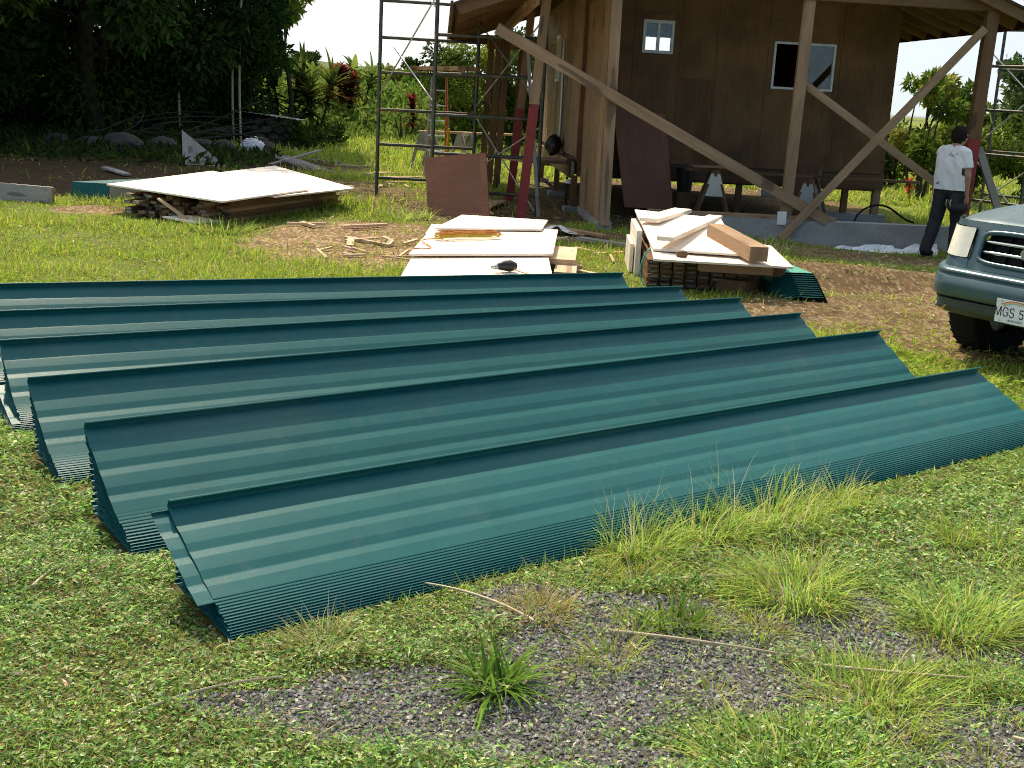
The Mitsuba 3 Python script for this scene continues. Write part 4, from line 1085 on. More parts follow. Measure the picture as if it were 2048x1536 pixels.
for q in range(7):
    a, b = .26 + rr.uniform(-.05, .07), .05 + rr.uniform(-.01, .03)
    th = np.linspace(0, 2 * np.pi, 26)
    ms.append(tube(np.stack([-.50 + a * np.cos(th) + rr.normal(0, .008, 26), 11.6 + 1.0 * (b * np.sin(th)) + .18 * np.cos(th) + rr.normal(0, .01, 26), .305 + .008 * q + .004 * np.sin(3 * th)], 1), .006, 5))
put(None, k, join(*ms[:4]), 'cord_yellow', smooth=True); put(k, 'tail', join(*ms[4:], tube(spline([(-.72, 11.35, .30), (-.85, 11.0, .28), (-.80, 10.85, .27), (-.95, 10.75, .27)], 16), .006, 5)), 'cord_orange', smooth=True)
k = thing('power_tool', 'small dark corded tool lying on the middle pile', 'power tool')
put(None, k, tube([(-.17, 9.93, .262), (-.13, 9.95, .27), (-.07, 9.98, .268), (-.02, 10.0, .262)], [.025, .042, .048, .03], 12), 'black_plastic', smooth=True)
put(k, 'nose', tube([(-.22, 9.905, .258), (-.19, 9.92, .26), (-.165, 9.935, .262)], [.016, .024, .02], 10), 'galvanised', smooth=True)
put(k, 'grip', tube(spline([(-.10, 9.99, .28), (-.09, 10.05, .275), (-.07, 10.10, .265), (-.05, 10.13, .26)], 12), .014, 8), 'black_plastic', smooth=True)
put(k, 'cord', tube(spline([(-.05, 10.05, .30), (.04, 9.85, .235), (.10, 9.72, .235), (.03, 9.60, .225), (-.08, 9.50, .22), (-.2, 9.42, .215)], 30), .005, 5), 'cord_orange', smooth=True)

# right pile: board stack with sheets, a beam and loose boards on top
for lay in range(6):
    for col in range(8):
        s0 = 1.24 + col * .118
        st = 10.95 + rb.uniform(-.04, .08) + .03 * (lay % 2)
        z = .03 + lay * .040
        key = thing('framing_board', f'dark framing board under the right plywood sheet, {NTH[lay]} row up, {NTH[col]} from the left', 'board', 'framing boards under the right plywood sheet')
        put(None, key, beam((s0, st, z), (s0 + .06, st + 2.3, z), .105, .037), 'fir_brown')
        put(key, 'end_mark', beam((s0, st - .002, z), (s0, st + .0005, z), .07, .012), 'end_paint') if rb.random() < .8 else None
for p, q, w, h, m, lab in (
        ((1.16, 11.7, .22), (1.20, 12.9, .22), .05, .44, 'plywood_pale', 'pale board on edge along the left side of the right pile'),
        ((1.11, 11.85, .15), (1.14, 12.7, .15), .035, .28, 'plywood_pale', 'lower pale board on edge left of the right pile'),
        ((1.30, 12.4, .40), (1.34, 13.5, .44), .10, .09, 'fir', 'short timber at the far left corner of the right pile'),
        ((1.32, 10.95, .455), (2.08, 12.95, .50), .15, .04, 'plywood_pale', 'loose pale board lying diagonally on the right pile'),
        ((1.30, 12.3, .49), (1.78, 13.35, .52), .20, .04, 'plywood_pale', 'second loose pale board at the far edge of the right pile'),
        ((1.62, 10.75, .26), (2.28, 10.78, .255), .12, .10, 'fir', 'short timber block under the front edge of the right sheet'),
        ((1.98, 10.95, .23), (2.44, 11.0, .225), .10, .12, 'fir_brown', 'reddish timber under the right corner of the right sheet'),
        ((1.95, 10.88, .06), (2.30, 11.6, .06), .30, .12, 'fir_brown', 'dark block low under the right corner of the right pile')):
    k = thing('timber', lab, 'timber')
    put(None, k, beam(p, q, w, h), m)
k = thing('plywood_sheet', 'pale plywood sheet sloping on the right pile, upper sheet', 'plywood sheet')
put(None, k, MB().slab([(1.22, 10.95, .36), (2.02, 10.9, .36), (2.12, 12.85, .50), (1.25, 13.35, .50)], .018).done(), 'plywood_pale')
k = thing('plywood_sheet', 'pale plywood sheet on the right pile, lower sheet jutting to the right', 'plywood sheet')
put(None, k, MB().slab([(1.19, 10.55, .318), (2.44, 10.64, .302), (2.50, 11.95, .335), (1.3, 12.6, .40)], .018).done(), 'plywood_pale')
k = thing('timber', 'thick sawn beam lying on top of the right pile', 'timber')
put(None, k, beam((1.90, 11.75, .475), (2.12, 10.62, .40), .17, .13), 'fir')
k = thing('knot_block', 'small dark wood knob on the front edge of the right sheet', 'wood block')
put(None, k, tube([(1.42, 10.78, .345), (1.46, 10.76, .35), (1.50, 10.78, .345)], [.028, .036, .028], 9), 'fir_brown', smooth=True)
k = thing('strap', 'pale green strap hanging from the left corner of the right pile', 'strap')
put(None, k, tube(spline([(1.20, 11.0, .36), (1.13, 10.95, .25), (1.12, 10.9, .1), (1.16, 10.85, .03)], 14), .008, 5), 'green_light', smooth=True)
# ridge caps
ck = None
for q in range(12):
    key = thing('ridge_cap', 'bright green topmost ridge cap of the small stack right of the lumber' if q == 0 else f'dark green ridge cap, {NTH[q]} from the top of the small stack right of the lumber', 'ridge cap', 'ridge caps stacked under the topmost one' if q else None)
    z = .20 - q * .0155
    o = V(2.50 + .004 * q, 11.05 - .03 * q, z)
    a, b = unit(V(1, -.10, 0)), unit(V(-.15, 1.0, 0))
    pf = [(-.19, -.085), (-.185, -.06), (-.07, 0.012), (.17, .02), (.215, -.035), (.22, -.05)]
    v = np.array([o + a * x + V(0, 0, zz) + b * t for t in (-.12, 1.1) for x, zz in pf])
    i = np.arange(5)
    put(None, key, trimesh.Trimesh(v, np.vstack([np.stack([i, i + 6, i + 7], 1), np.stack([i, i + 7, i + 1], 1)]), process=False), 'green_light' if q == 0 else 'green_steel', smooth=False)
# loose boards on the ground
for p, q, w, m, lab in (
        ((-2.9, 23.6, .05), (-1.6, 24.3, .05), .12, 'fir_pale', 'pale board on the lawn behind the left scaffold leg'),
        ((-2.75, 22.4, .05), (-1.55, 23.2, .05), .10, 'fir_pale', 'second pale board on the lawn nearer the scaffold'),
        ((-2.4, 21.4, .04), (-1.6, 21.9, .04), .08, 'fir_pale', 'short pale stick on the lawn inside the scaffold'),
        ((-2.95, 22.6, .08), (-2.65, 23.8, .05), .08, 'fir_pale', 'pale board crossing the end of the other lawn boards'),
        ((-3.9, 25.6, .03), (-3.2, 25.8, .03), .1, 'weathered', 'grey plank alone on the lawn edge of the tree shade'),
        ((-4.7, 27.0, .03), (-3.95, 26.4, .03), .12, 'weathered', 'grey plank in the tree shade beside the stone bin'),
        ((-3.2, 19.8, .04), (-2.8, 20.1, .04), .12, 'fir_pale', 'pale offcut on the bare ground left of the scaffold'),
        ((-1.95, 13.4, .02), (-1.4, 12.9, .02), .05, 'fir_pale', 'pale stick crossing the red dirt patch'),
        ((-2.12, 14.3, .03), (-1.68, 14.75, .03), .05, 'fir_pale', 'splintered pale lath on the dirt, upper one of two'),
        ((-2.0, 14.25, .05), (-1.62, 14.6, .045), .045, 'fir_pale', 'splintered pale lath on the dirt, lower one of two'),
        ((-2.65, 14.5, .03), (-2.42, 14.15, .03), .04, 'fir_pale', 'thin crossed stick at the left end of the dirt patch'),
        ((-2.78, 14.3, .03), (-2.32, 14.35, .04), .04, 'fir_pale', 'thin straight stick at the left end of the dirt patch'),
        ((.35, 15.6, .04), (1.05, 14.7, .04), .14, 'fir', 'brown board in the porch shade behind the middle pile'),
        ((.7, 14.3, .05), (1.35, 13.7, .05), .16, 'weathered', 'grey board in the shade between the two pale piles'),
        ((-7.3, 21.2, .06), (-6.6, 20.2, .04), .14, 'weathered', 'grey board lying in the shade at the left edge'),
        ((-5.0, 17.6, .06), (-4.4, 17.0, .22), .08, 'fir', 'brown stick propped behind the left lumber pile'),
        ((-5.7, 18.2, .05), (-4.9, 17.2, .14), .1, 'weathered', 'grey lath propped behind the green flashing'),
        ((-5.2, 24.9, .02), (-4.5, 26.8, .25), .08, 'weathered', 'pale pole leaning beside the white sack'),
        ((-.55, 17.6, .05), (-.35, 18.8, .05), .25, 'fir', 'board end lying under the scaffold beside the offcut')):
    k = thing('loose_board', lab, 'board')
    z0, z1 = float(tz(p[0], p[1])), float(tz(q[0], q[1]))
    put(None, k, beam(V(*p) + V(0, 0, z0), V(*q) + V(0, 0, z1), w, .03), m)
rsx = np.random.default_rng(77)
for x, y in np.r_[np.stack([rsx.uniform(-2.1, -.95, 14), rsx.uniform(11.7, 13.4, 14)], 1), np.stack([rsx.uniform(.45, 1.1, 9), rsx.uniform(11.0, 14.4, 9)], 1), np.stack([rsx.uniform(-.9, .9, 9), rsx.uniform(13.6, 15.6, 9)], 1), np.stack([rsx.uniform(-3.6, -1.9, 7), rsx.uniform(17.5, 22, 7)], 1)]:
    k = thing('wood_scrap', 'small pale wood scrap lying on the dirt round the piles', 'wood scrap', 'wood scraps scattered on the dirt')
    a = rsx.uniform(0, math.pi); L = rsx.uniform(.05, .2)
    z = float(tz(x, y)) + .02
    put(None, k, beam((x - L * math.cos(a), y - L * math.sin(a), z), (x + L * math.cos(a), y + L * math.sin(a), z + rsx.uniform(0, .04)), rsx.uniform(.02, .08), .018), 'fir_pale')
k = thing('plywood_offcut', 'triangular grey board standing against the rough stone wall', 'plywood sheet')
tri = np.array([(-6.62, 23.6, .02), (-6.72, 23.9, .66), (-5.78, 23.7, .0)]); tn = unit(np.cross(tri[1] - tri[0], tri[2] - tri[0])) * .02
put(None, k, trimesh.Trimesh(np.vstack([tri, tri + tn]), [[0, 1, 2], [5, 4, 3], [0, 3, 4], [0, 4, 1], [1, 4, 5], [1, 5, 2], [2, 5, 3], [2, 3, 0]], process=False), 'weathered')
k = thing('white_sack', 'crumpled white sack by the shaded stone bin', 'sack')
m = trimesh.creation.icosphere(4, 1.0); m.vertices *= [.26, .2, .2]; m.vertices += (meshkit.fbm(m.vertices * 14, 3)[:, None] - .5) * .16; m.vertices += V(-6.25, 28.0, .2)
put(None, k, m, 'white_plastic', smooth=True)
k = thing('paper_scrap', 'crumpled white sheet on the ground at the foot of the red post', 'paper')
gx_, gy_ = np.meshgrid(np.linspace(-.25, .25, 14), np.linspace(-.2, .2, 12))
sv = np.stack([.45 + gx_, 15.0 + gy_, .03 + .12 * np.exp(-((gx_ / .12) ** 2)) * meshkit.fbm(np.stack([gx_ * 8, gy_ * 8, 0 * gx_], -1), 3)], -1).reshape(-1, 3)
i = (np.arange(11)[:, None] * 14 + np.arange(13)[None]).ravel()
put(None, k, trimesh.Trimesh(sv, np.vstack([np.stack([i, i + 1, i + 15], 1), np.stack([i, i + 15, i + 14], 1)]), process=False), 'white_vinyl', smooth=False)

# ------------------------------------------------------------------ stones, bin and brush under the trees
for q, (x, y, r, lab) in enumerate((
        (-8.55, 25.9, .36, 'largest round boulder before the dark trees'), (-7.9, 26.6, .30, 'flat boulder right of the largest one'), (-9.4, 26.4, .26, 'boulder left of the largest one'),
        (-7.2, 27.0, .30, 'rough stone in the low wall, left of the triangular board'), (-6.75, 27.3, .28, 'rough stone in the low wall behind the triangular board'), (-7.0, 27.4, .2, 'small stone on top of the low wall'),
        (-10.3, 26.8, .26, 'dark boulder at the left end of the low wall'), (-6.3, 28.9, .30, 'round stone beside the white sack'))):
    k = thing('boulder', lab, 'boulder')
    m = trimesh.creation.icosphere(4, 1.0)
    m.vertices *= (1 + .45 * (meshkit.fbm(m.vertices * 1.3 + 9 * q, 3)[:, None] - .5) + .12 * (meshkit.fbm(m.vertices * 6 + q, 3)[:, None] - .5))
    m.vertices = m.vertices * [r * 1.25, r, r * .8] + V(x, y, r * .45)
    put(None, k, m, 'rock', smooth=True)
k = thing('stone_bin', 'squat grey stone bin with a sheet metal lid under the trees', 'bin')
rb2 = np.random.default_rng(3)
for lay in range(4):
    for q in range(9):
        a = q / 9 * 2 * math.pi + lay * .3
        m = trimesh.creation.icosphere(2, 1.0)
        m.vertices *= (1 + .3 * (meshkit.fbm(m.vertices * 1.7 + q + 9 * lay, 2)[:, None] - .5))
        m.vertices = m.vertices @ np.array([[math.cos(a), math.sin(a), 0], [-math.sin(a), math.cos(a), 0], [0, 0, 1]]) * 1.0
        m.vertices = m.vertices * [.16, .16, .11] + V(-6.7 + .46 * math.cos(a), 31.8 + .40 * math.sin(a), .09 + .19 * lay)
        put(k, 'stone', m, 'rock', smooth=True)
gx_, gy_ = np.meshgrid(np.linspace(-.85, .85, 35), np.linspace(-.6, .6, 6))
lv = np.stack([-6.65 + gx_, 31.7 + gy_, .86 - .09 * (gx_ + .3) - .02 * gy_ + .012 * np.cos(gx_ * 48)], -1).reshape(-1, 3)
i = (np.arange(5)[:, None] * 35 + np.arange(34)[None]).ravel()
put(k, 'lid', trimesh.Trimesh(lv, np.vstack([np.stack([i, i + 1, i + 36], 1), np.stack([i, i + 36, i + 35], 1)]), process=False), 'galvanised', smooth=40)
rb3 = np.random.default_rng(12)
k = thing('brush_pile', 'tangle of bare dead branches above the boulders', 'branches')
ms = []
for q in range(20):
    o = V(-9.3 + rb3.uniform(-.4, 2.8), 27.2 + rb3.uniform(-.4, .9), .3 + rb3.uniform(0, .3))
    d = unit(V(rb3.uniform(.2, 1.4), rb3.uniform(-.2, .3), rb3.uniform(-.1, .22)))
    L = rb3.uniform(1.0, 2.6)
    ms.append(tube(spline([o, o + d * L * .5 + rb3.normal(0, .09, 3), o + d * L + rb3.normal(0, .16, 3)], 9), np.linspace(.022, .006, 9), 5))
put(None, k, join(*ms), 'brush_wood', smooth=True)
for q, (x, y, h) in enumerate(((-7.2, 31.0, 4.5), (-7.45, 31.3, 4.2), (-8.5, 30.2, 3.2))):
    k = thing('bamboo_stem', ['pale slim stem beside the stone bin, the right one of a pair', 'pale slim stem beside the stone bin, the left one of a pair', 'pale slim stem standing alone left of the pair'][q], 'stem')
    put(None, k, tube(spline([(x, y, 0), (x - .05, y, h * .5), (x + .06, y, h)], 10), .032, 6), 'straw', smooth=True)
k = thing('slatted_frond', 'row of pale dry palm slats lying in the tree shade', 'palm frond')
fm = []
ax = spline([(-5.7, 27.6, .1), (-4.9, 25.6, .12), (-3.9, 23.4, .06)], 30)
for q in range(2, 29):
    for s in (-1, 1):
        fm.append(tube([ax[q], ax[q] + V(.28 * s + .12, -.30, -.03)], [.016, .006], 4))
put(None, k, join(tube(ax, .022, 6), *fm), 'weathered', smooth=True)
for q, (a, b, c, lab) in enumerate(((( .12, 3.55), (-.1, 3.72), (-.35, 3.83), 'pale dry split stalk lying behind the broad bladed tuft'), ((.62, 3.98), (.9, 4.02), (1.2, 4.08), 'long brown dry stalk at the foot of the nearest stack'), ((.35, 3.52), (.75, 3.42), (1.0, 3.38), 'thin brown runner across the gravel'), ((-.95, 2.85), (-.8, 2.97), (-.6, 3.1), 'pale straw bent over the clover at the lower left'), ((1.42, 2.98), (1.52, 2.86), (1.58, 2.78), 'pale curled dry stalk at the right bare gravel'), ((-1.52, 3.62), (-1.5, 3.72), (-1.47, 3.86), 'single pale straw on the clover left of the stacks'), ((.95, 3.36), (1.3, 3.3), (1.6, 3.32), 'dry runner joining the two right tufts'))):
    k = thing('dry_stalk', lab, 'stalk')
    p = spline([(x, y, float(tz(x, y)) + z) for (x, y), z in zip((a, b, c), (.02, .035, .02))], 14)
    put(None, k, tube(p, np.linspace(.006, .0025, 14), 5), 'straw', smooth=True)

# ------------------------------------------------------------------ the truck (x to its right, y forward, z up; front centre at the origin)
TH = math.atan2(-0.54, -0.84)                      # heading
TM = np.eye(4)
fy = V(math.cos(TH), math.sin(TH), 0); fx = V(fy[1], -fy[0], 0)
TM[:3, 0], TM[:3, 1], TM[:3, 2], TM[:3, 3] = fx, fy, V(0, 0, 1), TRUCK_C + V(0, 0, -.04)
tk = thing('pickup_truck', 'blue grey pickup truck parked at the right edge, front end in view', 'truck')


def tput(name, mesh, m, smooth=35, parent=None):
    mesh = mesh.copy() if not isinstance(mesh, dict) else {**mesh, 'mesh': mesh['mesh'].copy()}
    (mesh['mesh'] if isinstance(mesh, dict) else mesh).apply_transform(TM)
    if name is None:
        scene[tk] = mikit.ply(mesh, m, smooth=smooth)
        return tk
    return put(parent or tk, name, mesh, m, smooth=smooth)


def yf(x):
    x = np.abs(x)
    return -0.05 * (x / .95) ** 2 - 3.1 * np.maximum(0, x - .60) ** 2 - 5 * np.maximum(0, x - .88) ** 3


def sweep_front(prof, half, n=61):
    """profile (forward offset, z) swept along the curved front from -half to +half, then wrapped a little round the corners"""
    xs_ = np.linspace(-half, half, n)
    prof = np.array(prof, float)
    rows = []
    for x in xs_:
        rows.append(np.stack([np.full(len(prof), x), yf(x) + prof[:, 0], prof[:, 1]], 1))
    for sgn in (1, -1):
        ext = []
        for t in (.04, .12, .25, .42):
            ext.append(np.stack([np.full(len(prof), sgn * (half + .012 + prof[:, 0] * .25)), np.full(len(prof), yf(half) - t), prof[:, 1]], 1))
        rows = rows + ext if sgn > 0 else ext[::-1] + rows
    v = np.vstack(rows); m = len(prof); k = len(rows)
    i = (np.arange(k - 1)[:, None] * m + np.arange(m - 1)[None]).ravel()
    return trimesh.Trimesh(v, np.vstack([np.stack([i, i + m, i + m + 1], 1), np.stack([i, i + m + 1, i + 1], 1)]), process=False)


def face_patch(xa, xb, za, zb, off=0.0, n=12, m=6, r=0.0):
    """patch of the front face; it leans back with height"""
    X, Z = np.meshgrid(np.linspace(xa, xb, n), np.linspace(za, zb, m))
    Yp = yf(X) + .035 + off - .30 * (Z - .70)
    v = np.stack([X, Yp, Z], -1).reshape(-1, 3)
    i = (np.arange(m - 1)[:, None] * n + np.arange(n - 1)[None]).ravel()
    return trimesh.Trimesh(v, np.vstack([np.stack([i, i + 1, i + n + 1], 1), np.stack([i, i + n + 1, i + n], 1)]), process=False)


# bumper and lower valance
tput('bumper', sweep_front([(-.06, .715), (.07, .712), (.098, .70), (.108, .682), (.094, .672), (.094, .662), (.118, .652), (.128, .60), (.12, .545), (.10, .515), (.02, .50)], .905), 'truck_paint', 45)
tput('valance', sweep_front([(.02, .498), (.085, .497), (.070, .465), (.078, .45), (.06, .425), (.0, .39), (-.12, .365), (-.3, .36)], .90), 'truck_grey', 45)
for s in (-1, 1):
    tput('tow_recess', join(*[tube([(s * xq, float(yf(xq)) + .083, zq) for xq, zq in ((.60, .455), (.64, .425), (.74, .425), (.86, .428))], .008, 6)]), 'chrome_trim')
tput('lower_intake', face_patch(-.45, .45, .50, .505, .02), 'black_plastic')
# front face round grille and lamps
GX, GZ0, GZ1 = .45, .765, .975
srf = [face_patch(-.90, .90, .715, GZ0, n=40, m=4), face_patch(-.90, .90, GZ1, 1.03, n=40, m=4)]
for s in (-1, 1):
    a, b = sorted((s * GX, s * .52)); srf.append(face_patch(a, b, GZ0, GZ1))
    a, b = sorted((s * .885, s * .935)); srf.append(face_patch(a, b, .715, 1.03, n=6))
tput('grille_surround', join(*srf), 'truck_paint', 35)
# rounded rim of the opening, black inside, bright bars
rim = []
for q in np.linspace(0, 2 * np.pi, 61):
    c_, s_ = math.cos(q), math.sin(q)
    x_ = GX * abs(c_) ** .32 * np.sign(c_); z_ = (GZ0 + GZ1) / 2 + (GZ1 - GZ0) / 2 * abs(s_) ** .32 * np.sign(s_)
    rim.append((x_, float(yf(x_)) + .045 - .30 * (z_ - .70), z_))
tput('grille_rim', tube(rim, .017, 8, False), 'truck_paint', True)
gk = tput('grille', face_patch(-GX + .005, GX - .005, GZ0 + .004, GZ1 - .004, -.055, n=30), 'black_rubber', True)
for z in (.838, .905):
    tput('grille_bar', tube([(x_, float(yf(x_)) + .03 - .3 * (z - .7), z) for x_ in np.linspace(-.425, .425, 24)], .012, 8), 'chrome_trim', True, gk)
for x_ in np.linspace(-.39, .39, 7):
    tput('grille_slat', MB().hexa([(x_ + a, float(yf(x_)) - .015 - .3 * (z - .7) + b, z) for z in (GZ0 + .01, GZ1 - .01) for a, b in ((-.003, -.02), (.003, -.02), (.003, .02), (-.003, .02))]).done()['mesh'], 'black_rubber', False, gk)
emb = trimesh.creation.cylinder(.5, .02, sections=32); emb.vertices *= [.17, .10, 1]
emb.apply_transform(trimesh.transformations.rotation_matrix(math.pi / 2, [1, 0, 0])); emb.apply_translation((0, .06, .87))
tput('emblem', emb, 'chrome_trim', 40, gk)
for s in (-1, 1):
    a, b = sorted((s * .523, s * .83)); hl = face_patch(a, b, .785, .985, .018, n=14, m=8)
    hk = tput('headlight', hl, 'headlamp_lens', True)
    a, b = sorted((s * .836, s * .882)); tput('marker_lens', face_patch(a, b, .79, .98, .016, n=6, m=6), 'amber_lens', True, hk)
    a, b = sorted((s * .521, s * .884)); tput('lamp_bed', face_patch(a, b, .715, .79, .004), 'truck_paint', True, hk)
# licence plate
pm = MB().box((-.152, .142, .425), (.152, .146, .577)).done()
pk = tput('licence_plate', pm, 'plate_white', False)
RX = np.array([[-1, 0, 0, 0], [0, 0, 1, 0], [0, 1, 0, 0], [0, 0, 0, 1.0]])


def plate_text(txt, h, cx, z, ink, nm, bold=False):
    t = meshkit.text_mesh(txt, h, .0015, bold)
    t.apply_translation((-(t.bounds[0][0] + t.bounds[1][0]) / 2, 0, 0))
    t.vertices[:, 0] *= .80
    t = placed(t, RX); t.apply_translation((cx, .1465, z))
    tput(nm, t, ink, False, pk)


plate_text('MGS', .062, .083, .466, 'plate_ink', 'lettering')
plate_text('530', .062, -.086, .466, 'plate_ink', 'lettering')
plate_text('ALOHA STATE', .014, 0, .438, 'plate_ink', 'lettering')
for q, (r, c) in enumerate(((.150, (.60, .16, .10)), (.142, (.66, .46, .16)), (.134, (.30, .45, .45)))):
    mat(f'arc_{q}', c, .5)
    th = np.linspace(.30 * np.pi, .70 * np.pi, 20)
    o, i2 = np.stack([1.0 * r * np.cos(th) * 1.3, 0 * th + .1468, .424 + r * np.sin(th)], 1), np.stack([(r - .007) * np.cos(th) * 1.3, 0 * th + .1468, .424 + (r - .007) * np.sin(th)], 1)
    k_ = np.arange(19)
    tput('rainbow', trimesh.Trimesh(np.vstack([o, i2]), np.vstack([np.stack([k_, k_ + 1, k_ + 21], 1), np.stack([k_, k_ + 21, k_ + 20], 1)]), process=False), f'arc_{q}', False, pk)
for sx in (-.11, .11):
    for z in (.565, .437):
        b_ = trimesh.creation.cylinder(.006, .006, sections=8); b_.apply_transform(trimesh.transformations.rotation_matrix(math.pi / 2, [1, 0, 0])); b_.apply_translation((sx, .147, z))
        tput('bolt', b_, 'galvanised', False, pk)
# hood and fenders
X, S = np.meshgrid(np.linspace(-.79, .79, 33), np.linspace(0, 1, 26))
Yh = (yf(X) - .075) * (1 - S) + (-1.28 - .06 * (X / .79) ** 2) * S
Zh = 1.032 + .135 * (1 - (1 - S) ** 2.2) - .035 * (np.abs(X) / .79) ** 3 * (.35 + S) - .03 * np.maximum(0, 1 - S * 14) ** 2 + .012 * np.exp(-((np.abs(X) - .45) / .07) ** 2) * np.minimum(1, S * 4)
hv_ = np.stack([X, Yh, Zh], -1).reshape(-1, 3)
i = (np.arange(25)[:, None] * 33 + np.arange(32)[None]).ravel()
tput('hood', trimesh.Trimesh(hv_, np.vstack([np.stack([i, i + 34, i + 1], 1), np.stack([i, i + 33, i + 34], 1)]), process=False), 'truck_paint', True)
for s in (-1, 1):
    Tt, S = np.meshgrid(np.linspace(0, 1, 14), np.linspace(0, 1, 26))
    x0 = .797; Xf = x0 + .185 * np.sin(Tt * math.pi / 2) * (.86 + .14 * np.minimum(1, S * 5))
    Yh = (yf(np.minimum(Xf, .93)) - .078) * (1 - S) + (-1.30) * S
    ztop = 1.026 + .130 * (1 - (1 - S) ** 2.2) - .035 * (.35 + S) - .03 * np.maximum(0, 1 - S * 14) ** 2
    Zf = ztop - .20 * (1 - np.cos(Tt * math.pi / 2)) - .0
    fv = np.stack([s * Xf, Yh, Zf], -1).reshape(-1, 3)
    i = (np.arange(25)[:, None] * 14 + np.arange(13)[None]).ravel()
    tput('fender', trimesh.Trimesh(fv, np.vstack([np.stack([i, i + 1, i + 15], 1), np.stack([i, i + 15, i + 14], 1)]), process=False), 'truck_paint', True)
    side = Polygon([(-.40, .46), (-.40, .835), (-1.28, .97), (-5.1, .98), (-5.15, .5), (-4.7, .42), (-1.5, .40)])
    for cy in (-.78, -4.0):
        side = side.difference(Point(cy, .40).buffer(.47))
    e = trimesh.creation.extrude_polygon(max(getattr(side, 'geoms', [side]), key=lambda g: g.area), .05, engine='earcut')
    M = np.array([[0, 0, 1, 0], [1, 0, 0, 0], [0, 1, 0, 0], [0, 0, 0, 1.0]])
    e = placed(e, M); e.apply_translation((.935 if s > 0 else -.985, 0, 0))
    tput('body_side', e, 'truck_paint', False)
    for cy in (-.78, -4.0):
        rl = trimesh.creation.revolve([(.20, -.10), (.33, -.125), (.365, -.115), (.378, -.09), (.380, 0), (.378, .09), (.365, .115), (.33, .125), (.20, .10)], sections=48)
        a_ = np.arctan2(rl.vertices[:, 1], rl.vertices[:, 0]); rr_ = np.hypot(rl.vertices[:, 0], rl.vertices[:, 1])
        rl.apply_transform(trimesh.transformations.rotation_matrix(math.pi / 2, [0, 1, 0])); rl.apply_translation((s * .82, cy, .375))
        w_ = tput('wheel', rl, 'black_rubber', 30)
        rm = trimesh.creation.cylinder(.20, .12, sections=32); rm.apply_transform(trimesh.transformations.rotation_matrix(math.pi / 2, [0, 1, 0])); rm.apply_translation((s * .85, cy, .375))
        tput('rim', rm, 'galvanised', 30, w_)
        tr = [MB().hexa([(s * .82 + a + da, cy + r * math.cos(t + dt), .375 + r * math.sin(t + dt)) for r in (.379, .3835) for da, dt in ((-.035, -.025), (.035, -.025), (.035, .025), (-.035, .025))]).done()['mesh'] for t in np.linspace(0, 2 * np.pi, 36, endpoint=False) for a in (-.072, 0, .072)]
        labels[tput('tread', join(*tr), 'black_rubber', False, w_)] = {'kind': 'stuff'}
gapm = [tube([(x_, float(yf(x_)) - .070, 1.026 - .030 * (abs(x_) / .79) ** 3 * .35) for x_ in np.linspace(-.93, .93, 40)], .006, 6)]
for s in (-1, 1):
    q_ = np.linspace(0, 1, 20)
    gapm.append(tube(np.stack([0 * q_ + s * .794, (yf(.79) - .076) * (1 - q_) - 1.3 * q_, 1.028 + .130 * (1 - (1 - q_) ** 2.2) - .035 * (.35 + q_) - .03 * np.maximum(0, 1 - q_ * 14) ** 2], 1), .006, 6))
tput('hood_gap', join(*gapm), 'black_rubber', True)
for s in (-1, 1):                                  # lamp reflector ribs and the dark seams round the lens
    tput('lamp_seam', tube([(s * x_, float(yf(x_)) + .052 - .3 * (z - .7), z) for x_, z in ((.522, .785), (.522, .985), (.68, .988), (.83, .986), (.884, .98), (.884, .79), (.70, .784), (.522, .785))], .0045, 5, False), 'black_rubber', False)
# underbody, cab and bed
tput('underbody', join(trimesh.creation.box((1.55, 4.6, .18), trimesh.transformations.translation_matrix((0, -2.6, .44))), trimesh.creation.box((1.3, .5, .4), trimesh.transformations.translation_matrix((0, -.45, .68)))), 'black_plastic', False)
cab = Polygon([(-1.26, 1.0), (-1.32, 1.13), (-1.98, 1.72), (-2.1, 1.78), (-3.1, 1.78), (-3.25, 1.70), (-3.35, 1.0)])
e = placed(trimesh.creation.extrude_polygon(cab, 1.58, engine='earcut'), M); e.apply_translation((-.79, 0, 0))
ck_ = tput('cab', e, 'truck_paint', False)
ws = np.array([(-.70, -1.36, 1.175), (.70, -1.36, 1.175), (.62, -1.95, 1.70), (-.62, -1.95, 1.70)]); ws[:, 1] += .012; ws[:, 2] += .01
mat('dark_glass', (.01, .012, .013), .05)
tput('windshield', trimesh.Trimesh(ws, QF, process=False), 'dark_glass', False, ck_)
for s in (-1, 1):
    sw = np.array([(s * .797, -1.75, 1.17), (s * .797, -2.9, 1.17), (s * .797, -2.95, 1.68), (s * .797, -2.08, 1.68)])
    tput('side_window', trimesh.Trimesh(sw, QF, process=False), 'dark_glass', False, ck_)
tput('bed', join(trimesh.creation.box((1.86, 1.75, .1), trimesh.transformations.translation_matrix((0, -4.25, .72))), trimesh.creation.box((1.86, .05, .45), trimesh.transformations.translation_matrix((0, -5.1, .76))), trimesh.creation.box((1.86, .05, .45), trimesh.transformations.translation_matrix((0, -3.4, .76)))), 'truck_paint', False)

# ------------------------------------------------------------------ the person: seen from behind, turned a little to the right
mf = manifold3d


def limb_mesh(bones, refine, iters=8):
    """bones: (p, rp, q, rq) - hulls of two spheres each, joined and smoothed into one surface"""
    out = None
    for p, rp, q, rq in bones:
        a = mf.Manifold.sphere(rp, 20).translate(tuple(p)); b = mf.Manifold.sphere(rq, 20).translate(tuple(q))
        h = mf.Manifold.batch_hull([a, b])
        out = h if out is None else out + h
    g = out.refine_to_length(refine).to_mesh()
    m = trimesh.Trimesh(g.vert_properties[:, :3], g.tri_verts, process=True)
    trimesh.smoothing.filter_taubin(m, iterations=iters)
    return m


